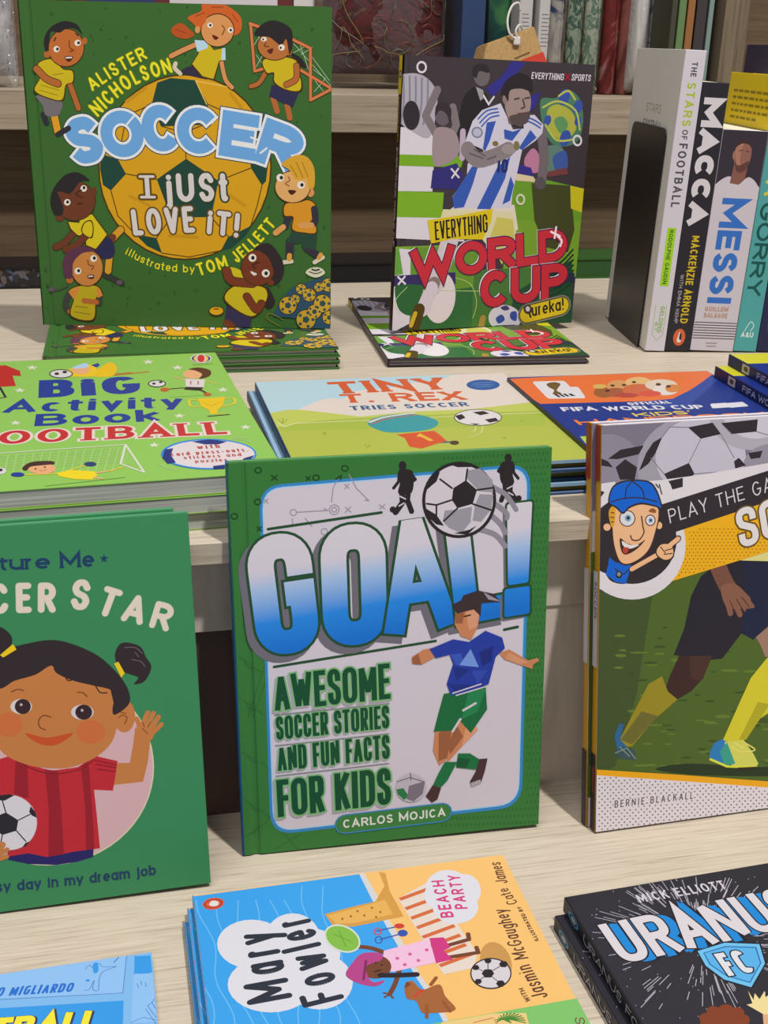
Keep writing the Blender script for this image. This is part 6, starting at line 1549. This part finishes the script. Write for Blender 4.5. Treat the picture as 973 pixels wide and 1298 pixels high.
def film_mat(name, tint=(235, 235, 240), alpha=.22, rough=.12):
    m, nt, b, N, L = node_mat(name)
    b.inputs['Base Color'].default_value = (*lin(tint), 1); b.inputs['Roughness'].default_value = rough; b.inputs['Alpha'].default_value = alpha; b.inputs['Specular IOR Level'].default_value = .8
    tc = N('ShaderNodeTexCoord'); n = N('ShaderNodeTexNoise'); n.inputs['Scale'].default_value = 45; n.inputs['Detail'].default_value = 4; n.inputs['Distortion'].default_value = 1.5
    L(tc.outputs['Object'], n.inputs['Vector']); bp = N('ShaderNodeBump'); bp.inputs['Strength'].default_value = .9; bp.inputs['Distance'].default_value = .004
    L(n.outputs['Fac'], bp.inputs['Height']); L(bp.outputs[0], b.inputs['Normal'])
    return m
FILM = film_mat('clear_film')
def up_frame(pa, pb, Y, w=0.0):
    """frame of something standing on the upper shelf whose centre line passes two pixels (upper, lower) in the plane y = Y"""
    A = on_y(*pa, Y); B = on_y(*pb, Y)
    V = Vector((0, 0, 1))
    base = B + V * ((US - B.z) / V.z)
    U = Vector((V.z, 0, -V.x))
    base.z = US + abs(U.z) * w / 2 + .0003
    return frame(base, U, V)          # local: x across, y up, z towards the viewer
def slab(name, label, cat, pa, pb, Y, w, h, d, mat, pages=None, group=None, edge=None):
    r = empty(name, up_frame(pa, pb, Y, w)); tag(r, label, cat, group)
    if pages:
        boxobj('page_block', (-w / 2 + .001, w / 2 - .001, .001, h - .001, -d + .001, -.002), pages, r)
        boxobj('spine', (-w / 2, w / 2, 0, h, -.0018, 0), mat, r, bev=.0006)
        boxobj('front_cover', (-w / 2, -w / 2 + .001, 0, h, -d, -.0018), mat, r); boxobj('back_cover', (w / 2 - .001, w / 2, 0, h, -d, -.0018), edge or mat, r)
    return r
def roll(label, pa, pb, Y, rad, h, mat, group):
    r = empty('wrapping_paper_roll', up_frame(pa, pb, Y, rad * 2)); tag(r, label, 'wrapping paper', group)
    bm = bmesh.new(); n = 28; rings = []
    for k, (y, s) in enumerate(((0, .93), (.002, 1), (h * .5, 1.0), (h - .002, 1), (h, .93))):
        rings.append([bm.verts.new((rad * s * math.cos(2 * math.pi * i / n) * (1 + .05 * math.cos(5 * math.pi * i / n)), y, rad * .9 * s * math.sin(2 * math.pi * i / n))) for i in range(n)])
    for a_, b_ in zip(rings, rings[1:]):
        for i in range(n): bm.faces.new((a_[i], a_[(i + 1) % n], b_[(i + 1) % n], b_[i]))
    bm.faces.new(rings[0]); bm.faces.new(rings[-1][::-1]); bmesh.ops.recalc_face_normals(bm, faces=bm.faces[:])
    mesh_obj('paper_roll', bm, mat, r, True)
    bm = bmesh.new(); tube(bm, [(0, h - .004, 0), (0, h + .001, 0)], rad * .45, 16); mesh_obj('paper_core', bm, M((150, 124, 92), .8), r)
    # the loose outer edge of the paper, a thin lip along the roll
    bm = bmesh.new(); box(bm, rad * .35, rad * .5, .001, h - .001, rad * .82, rad * .93, bev=.0003); mesh_obj('paper_edge', bm, mat, r)
PX = 1.4
leaf1 = noise_mat('navy_floral_paper', [(.40, (40, 50, 84)), (.5, (128, 124, 120)), (.62, (150, 146, 138))], 46, (1, .55, 1), .45, 1.2)
leaf2 = noise_mat('green_leaf_paper', [(.40, (52, 72, 62)), (.5, (74, 96, 80)), (.54, (132, 138, 122)), (.64, (104, 122, 106))], 70, (1, .55, 1), .5, 2.6)
leaf3 = noise_mat('pale_leaf_paper', [(.40, (78, 98, 84)), (.5, (96, 116, 98)), (.54, (150, 150, 136)), (.66, (120, 132, 114))], 76, (1, .5, 1), .5, 2.6)
red1 = noise_mat('red_print_paper', [(.36, (70, 26, 26)), (.5, (104, 36, 34)), (.6, (128, 96, 96)), (.72, (84, 28, 28))], 30, (1, .4, 1), .4, 2.0)
red2 = noise_mat('brown_red_paper', [(.38, (74, 34, 30)), (.5, (112, 64, 56)), (.64, (98, 44, 40))], 24, (1, .35, 1), .42, 2.0)
RG = 'patterned wrapping paper rolls on the upper shelf'
roll('navy and cream floral wrapping paper roll, leftmost of the standing rolls', (712, 10), (702, 70), 1.50, .0092, .26, leaf1, RG)
roll('dark green leaf wrapping paper roll beside the navy floral roll', (734, 10), (724, 70), 1.50, .0102, .27, leaf2, RG)
roll('pale green leaf wrapping paper roll beside the red one', (758, 10), (746, 70), 1.50, .0108, .265, leaf3, RG)
roll('dark red wrapping paper roll with pale print beside the green rolls', (783, 10), (769, 80), 1.50, .0108, .27, red1, RG)
roll('brownish red wrapping paper roll, rightmost of the standing rolls', (803, 10), (788, 90), 1.50, .0100, .27, red2, RG)

# cards standing between the tagged box and the rolls
for (pa, pb, lab) in (((672, 5), (664, 60), 'white card with fine grey print, left of two by the kraft box'), ((697, 5), (689, 60), 'white card with fine grey print next to the floral roll')):
    r = empty('greeting_card', up_frame(pa, pb, 1.512 if pa[0] < 680 else 1.50, .016)); tag(r, lab, 'card', 'white printed cards')
    boxobj('card_sheet', (-.0085, .0085, 0, .14, -.06, 0), M((176, 172, 170), .6), r, bev=.0008)
    bm = bmesh.new()
    for i in range(9): box(bm, -.005, .003 + .0015 * (i % 2), .055 + i * .0045, .0558 + i * .0045, .0001, .0003)
    mesh_obj('printed_lines', bm, M((120, 118, 122), .6), r)

slab('notebook', 'dark navy book standing left of the kraft gift box', 'book', (604, 5), (598, 70), 1.53, .030, .25, .12, M((44, 62, 98), .4), PAGES, None, M((176, 176, 180), .5))
r = slab('notebook', 'black book with a green glow on its spine behind the kraft gift box', 'book', (640, 5), (634, 60), 1.545, .036, .26, .10,
         noise_mat('night_green_cover', [(.40, (18, 22, 30)), (.52, (22, 60, 54)), (.60, (60, 110, 60)), (.70, (18, 40, 66))], 14, (1, 1, 1), .35, .6), PAGES)

# kraft gift box with looped white cord and red label
KY = 1.455
gb = on_y(655, 98, KY)
r = empty('gift_box', Matrix.Translation((gb.x, KY, US + .0002))); tag(r, 'brown kraft gift box with white cord loop and red label', 'box')
KR = noise_mat('kraft_card', [(.3, (168, 134, 86)), (.7, (186, 152, 102))], 300, (1, 1, 1), .75)
bm = bmesh.new()
fr = []
for q in ((604, 112), (704, 112), (677, 33), (617, 56)):
    p_ = on_y(*q, KY); fr.append((p_.x - gb.x, 0, max(0, p_.z - US)))
fr[0] = (fr[0][0], 0, 0); fr[1] = (fr[1][0], 0, 0)
bk_ = [(x * .96 - .004, .05 if z == 0 else .036, z * .93) for x, y, z in fr]
va = [bm.verts.new(p) for p in fr]; vb = [bm.verts.new(p) for p in bk_]
bm.faces.new(va); bm.faces.new(vb[::-1])
for i in range(4): bm.faces.new((va[i], vb[i], vb[(i + 1) % 4], va[(i + 1) % 4]))
bmesh.ops.recalc_face_normals(bm, faces=bm.faces[:]); bmesh.ops.bevel(bm, geom=bm.edges[:], offset=.0012, segments=2, affect='EDGES')
mesh_obj('carton', bm, KR, r)
def kb(px, py): p_ = on_y(px, py, KY); return p_.x - gb.x, p_.z - US
bm = bmesh.new()
va = [bm.verts.new((kb(*q)[0], -.0004, kb(*q)[1])) for q in ((661, 76), (688, 66), (699, 95), (668, 102))]
bm.faces.new(va); g_ = bmesh.ops.extrude_face_region(bm, geom=bm.faces[:])
for v_ in [e for e in g_['geom'] if isinstance(e, bmesh.types.BMVert)]: v_.co.y += .0008
bmesh.ops.recalc_face_normals(bm, faces=bm.faces[:]); mesh_obj('label', bm, M((196, 66, 50), .5), r)
bm = bmesh.new(); a0, a1 = kb(652, 74), kb(671, 66)
tube(bm, [(a0[0], -.0003, a0[1]), (a1[0], -.0003, a1[1])], .0007, 6); mesh_obj('printed_line', bm, M((120, 92, 56), .7), r)
bx, bz = kb(654, 52)
bm = bmesh.new(); box(bm, bx - .0042, bx + .0042, -.0045, .0005, bz - .005, bz + .005, bev=.0018, seg=2); mesh_obj('cord_bead', bm, M((206, 200, 196), .5), r)
def cord(pts, rr):
    bm = bmesh.new(); tube(bm, spline([(kb(*q)[0], yy, kb(*q)[1]) for q, yy in pts], False, 6), rr, 8); return bm
bm = cord((((652, 50), -.003), ((644, 42), -.004), ((643, 25), .0), ((650, 8), .004), ((659, 4), .006), ((662, 14), .008)), .0014)
mesh_obj('cord_loop', bm, M((200, 194, 190), .7), r, True)
bm = cord((((655, 50), -.003), ((652, 40), -.004), ((657, 32), -.002), ((662, 36), .002), ((664, 44), .006)), .0013)
mesh_obj('cord_knot', bm, M((200, 194, 190), .7), r, True)

# cellophane bag of dark threads
BY = 1.56
p0, p1 = on_y(405, 92, BY), on_y(566, 92, BY)
wb = p1.x - p0.x; hb = .24
def pillow(name, parent, w, h, d, mat, wr=.0, seed=1, nx=22, nz=22, z0=.0, tilt=0.0):
    random.seed(seed); bm = bmesh.new()
    ph = [random.uniform(0, 6.28) for _ in range(6)]
    def pt(u, v, s):
        k = (max(0, 1 - abs(2 * u - 1) ** 3) * max(0, 1 - abs(2 * v - 1) ** 4)) ** .5
        y = s * (d / 2) * k + wr * k * (math.sin(9 * u + 5 * v + ph[0]) + .7 * math.sin(17 * v - 11 * u + ph[1]) + .5 * math.sin(31 * u + 23 * v + ph[2]))
        return Vector(((u - .5) * w + tilt * v * h, y + d / 2, z0 + v * h))
    F = [[bm.verts.new(pt(i / nx, j / nz, -1)) for j in range(nz + 1)] for i in range(nx + 1)]
    B = [[F[i][j] if i in (0, nx) or j in (0, nz) else bm.verts.new(pt(i / nx, j / nz, 1)) for j in range(nz + 1)] for i in range(nx + 1)]
    for i in range(nx):
        for j in range(nz):
            bm.faces.new((F[i][j], F[i + 1][j], F[i + 1][j + 1], F[i][j + 1])); bm.faces.new((B[i][j], B[i][j + 1], B[i + 1][j + 1], B[i + 1][j]))
    return mesh_obj(name, bm, mat, parent, True)
r = empty('cellophane_bag', Matrix.Translation(((p0.x + p1.x) / 2, BY - .03, US + .0003))); tag(r, 'clear bag of dark maroon filling with loose gold threads', 'bag')
pillow('filling', r, wb * .94, hb, .075, noise_mat('maroon_filling', [(.34, (40, 22, 24)), (.5, (84, 34, 34)), (.6, (52, 30, 32)), (.7, (92, 62, 50))], 26, (1, 1, 1.4), .5, 3.0), .002, 3, z0=.017)
pillow('film', r, wb, hb + .02, .088, film_mat('bag_film', (220, 220, 228), .06, .06), .003, 5, z0=0)
random.seed(21)
for k in range(26):
    x = random.uniform(-.42, .42) * wb; z = random.uniform(.03, .15); pts = []
    q = random.uniform(0, 6.28); R_ = random.uniform(.006, .02); L_ = random.uniform(.03, .09); cur = random.random() < .45
    for i in range(14):
        f = i / 13
        if cur: xx, zz = x + R_ * math.cos(q + f * 5.6), z + R_ * math.sin(q + f * 5.6)
        else: xx, zz = x + (f - .5) * L_ * math.cos(q) + .002 * math.sin(9 * f), z + (f - .5) * L_ * math.sin(q)
        xx = max(-.45 * wb, min(.45 * wb, xx)); zz = max(.024, min(hb - .02, zz))
        u = xx / (wb * .94) + .5; v = (zz - .017) / hb
        kk = (max(0, 1 - abs(2 * u - 1) ** 3) * max(0, 1 - abs(2 * v - 1) ** 4)) ** .5
        pts.append((xx, .0375 - .0385 * kk - .004, zz))
    bm = bmesh.new(); tube(bm, pts, .00055, 5)
    mesh_obj('thread', bm, M([(120, 104, 60), (110, 52, 44), (104, 106, 96), (92, 96, 70)][k % 4], .4), r, True)
# kraft edge card behind the bag
r = empty('backing_card', up_frame((568, 5), (566, 70), 1.66, .02)); tag(r, 'tan card edge standing between the dark bag and the navy book', 'card')
boxobj('card_sheet', (-.010, .010, 0, .25, -.09, 0), KR, r, bev=.001); boxobj('card_fold', (-.0115, -.009, .002, .248, -.088, .0012), M((150, 128, 100), .5), r)

# glittering bag at the left edge
p0, p1 = on_y(-70, 98, 1.44), on_y(24, 98, 1.44)
r = empty('cellophane_bag', Matrix.Translation(((p0.x + p1.x) / 2, 1.415, US + .0003))); tag(r, 'crinkled clear bag with grey contents at the left frame edge', 'bag')
pillow('filling', r, (p1.x - p0.x) * .9, .2, .05, noise_mat('grey_filling', [(.38, (104, 100, 104)), (.5, (140, 134, 134)), (.62, (176, 172, 172))], 30, (1, 1, .5), .5, 2.0), .002, 8, z0=.012)
gf = film_mat('glitter_film', (236, 236, 240), .30, .05)
pillow('film', r, p1.x - p0.x, .22, .062, gf, .0035, 9, z0=0)
random.seed(2)
bm = bmesh.new()
for k in range(46):
    u = random.random(); v = random.uniform(0.02, .5); kk = (max(0, 1 - abs(2 * u - 1) ** 3) * max(0, 1 - abs(2 * v - 1) ** 4)) ** .5
    bmesh.ops.create_icosphere(bm, subdivisions=1, radius=random.uniform(.0006, .0013), matrix=Matrix.Translation(((u - .5) * (p1.x - p0.x), .031 - .031 * kk - .006, v * .22)))
o = mesh_obj('sparkle_specks', bm, M((226, 224, 226), .15, .6), r); o['kind'] = 'stuff'  # pale specks modelled in place of sparkle highlights on the film
# patterned gift box above the picture book
p0, p1 = on_y(96, 60, 1.60), on_y(392, 60, 1.60)
r = empty('gift_box', Matrix.Translation((p0.x, 1.60, US + .0003))); tag(r, 'red white and navy gift box behind the yellow ball picture book', 'box')
wg = p1.x - p0.x
boxobj('carton', (0, wg, 0, .12, 0, .20), M((92, 40, 40), .5), r, bev=.001); boxobj('wrap_band', (wg * .40, wg * .86, -.0006, .1206, 0, .2004), M((190, 184, 188), .5), r); boxobj('wrap_stripe', (wg * .06, wg * .34, -.0008, .1206, 0, .2002), M((44, 52, 96), .5), r); boxobj('paper_tag', (wg * .93, wg * 1.02, -.004, -.001, .09, .20), M((196, 190, 188), .6), r)

# plastic sleeved cushions of paper and books to the right
def sleeve(label, pa, pb, Y, w, h, d, mat, film=None, seed=1):
    r = empty('sleeved_bag', up_frame(pa, pb, Y, w) @ Matrix.Rotation(-math.pi / 2, 4, 'X')); tag(r, label, 'bag')
    # local: x across, y away, z up
    r.matrix_world = up_frame(pa, pb, Y, w) @ Matrix(((1, 0, 0, 0), (0, 0, 1, 0), (0, -1, 0, 0), (0, 0, 0, 1)))
    pillow('filling', r, w * .95, h, d, mat, .0012, seed, z0=.001); pillow('film', r, w, h + .004, d + .004, film or FILM, .0022, seed + 7, z0=0)
sleeve('white plastic sleeved bag with crumpled edge beside the red rolls', (818, 8), (810, 100), 1.47, .024, .25, .05, noise_mat('white_tissue', [(.3, (150, 146, 142)), (.6, (190, 186, 182))], 20, (1, 1, .4), .5), seed=12)
sleeve('silver bag with black brush pattern beside the white plastic bag', (842, 5), (834, 60), 1.465, .022, .25, .05, noise_mat('silver_brush_print', [(.42, (40, 38, 42)), (.47, (150, 150, 154)), (.6, (176, 176, 180))], 22, (1, 1, 1.6), .3, 2.0), seed=14)
BG = 'thin books leaning on the upper shelf'
for pa, pb, w, c, lab in (((862, 5), (848, 80), .007, (62, 62, 50), 'thin dark olive book leaning beside the silver bag'), ((872, 5), (858, 80), .009, (92, 118, 76), 'thin green book leaning on the upper shelf'), ((885, 5), (869, 80), .009, (138, 92, 54), 'thin orange brown book leaning on the upper shelf'),
                          ((899, 5), (882, 80), .013, (58, 54, 54), 'charcoal book leaning between the orange and grey ones'), ((911, 5), (894, 80), .006, (116, 134, 130), 'thin grey teal book, last of the leaning row')):
    slab('thin_book', lab, 'book', pa, pb, 1.408, w, .23, .054, M(c, .5), PAGES, BG)
# ------------------------------------------------------------------ further copies in the stacks
def lie(mw, dz, dx=0, dy=0, rot=0): return Matrix.Translation((dx, dy, dz)) @ mw @ Matrix.Rotation(rot, 4, 'Z')
_f0 = flat_mw(-.0625, 1.0000, SH + .0194, -.0085)
_sc = Matrix.Diagonal((.945, .96, .75, 1))
dup(soc.root, _f0 @ _sc, 'green picture book with a big yellow ball lying flat, topmost of its flat stack', art=True)
dup(soc.root, lie(_f0, -.0065, .0015, -.0008) @ _sc, 'green picture book lying flat, middle copy of the flat stack')
dup(soc.root, lie(_f0, -.0130, .0012, .0004) @ _sc, 'green picture book lying flat, lowest copy of the flat stack')
dup(wcb.root, flat_mw(.2305, .9982, SH + .0081, -.0588) @ Matrix.Diagonal((.925, 1.08, 1, 1)), 'dark sports hardback lying flat under the standing copy', art=True)
# second copies behind the leaning books
dup(star.root, star.mw @ Matrix.Translation((-.0075, .0010, -.0079)), 'green board book behind its twin, only the top edge showing')
dup(play.root, play.mw @ Matrix.Translation((-.0030, .0006, -.0073)), 'yellow and white sports guide behind its twin, a strip of spine showing')
for i, (dx, dy, lab) in enumerate(((.001, -.001, 'green activity book, middle copy of its stack'), (-.0005, .0008, 'green activity book, lowest copy of its stack'))):
    dup(big.root, lie(big.mw, -.011 * (i + 1), dx, dy), lab)
for i, (dx, dy, lab) in enumerate(((-.0058, .0045, 'pale blue picture book, middle copy of its stack, nudged left'), (-.003, .001, 'pale blue picture book, lowest copy of its stack'))):
    dup(tiny.root, lie(tiny.mw, -.00805 * (i + 1), dx, dy), lab)
for i, (dx, dy, lab) in enumerate(((-.0005, -.001, 'orange and navy handbook, middle copy of its stack'), (-.001, .001, 'orange and navy handbook, lowest copy of its stack'))):
    dup(hand.root, lie(hand.mw, -.0089 * (i + 1), dx, dy), lab)
for i, (dx, dy, lab, ar) in enumerate(((-.0113, -.0014, 'yellow and navy paperback at the frame edge, second from the top', True), (-.0100, -.001, 'yellow and navy paperback, third from the top of its stack', False),
        (-.0105, .0006, 'yellow and navy paperback, fourth from the top of its stack', False), (-.0108, -.0006, 'yellow and navy paperback, lowest of its stack', False))):
    dup(kids.root, lie(kids.mw, -.0090 * (i + 1), dx, dy), lab, art=ar)
for i, (dx, dy, lab) in enumerate(((-.0032, -.0030, 'blue and orange beach paperback, middle copy of its stack'), (-.0053, -.0065, 'blue and orange beach paperback, lowest copy of its stack'))):
    dup(mary.root, lie(mary.mw, -.006 * (i + 1), dx, dy), lab, art=True)
dup(uran.root, lie(uran.mw, -.0096, -.0060, -.0030), 'black starburst paperback, lower one of its pair', art=True)
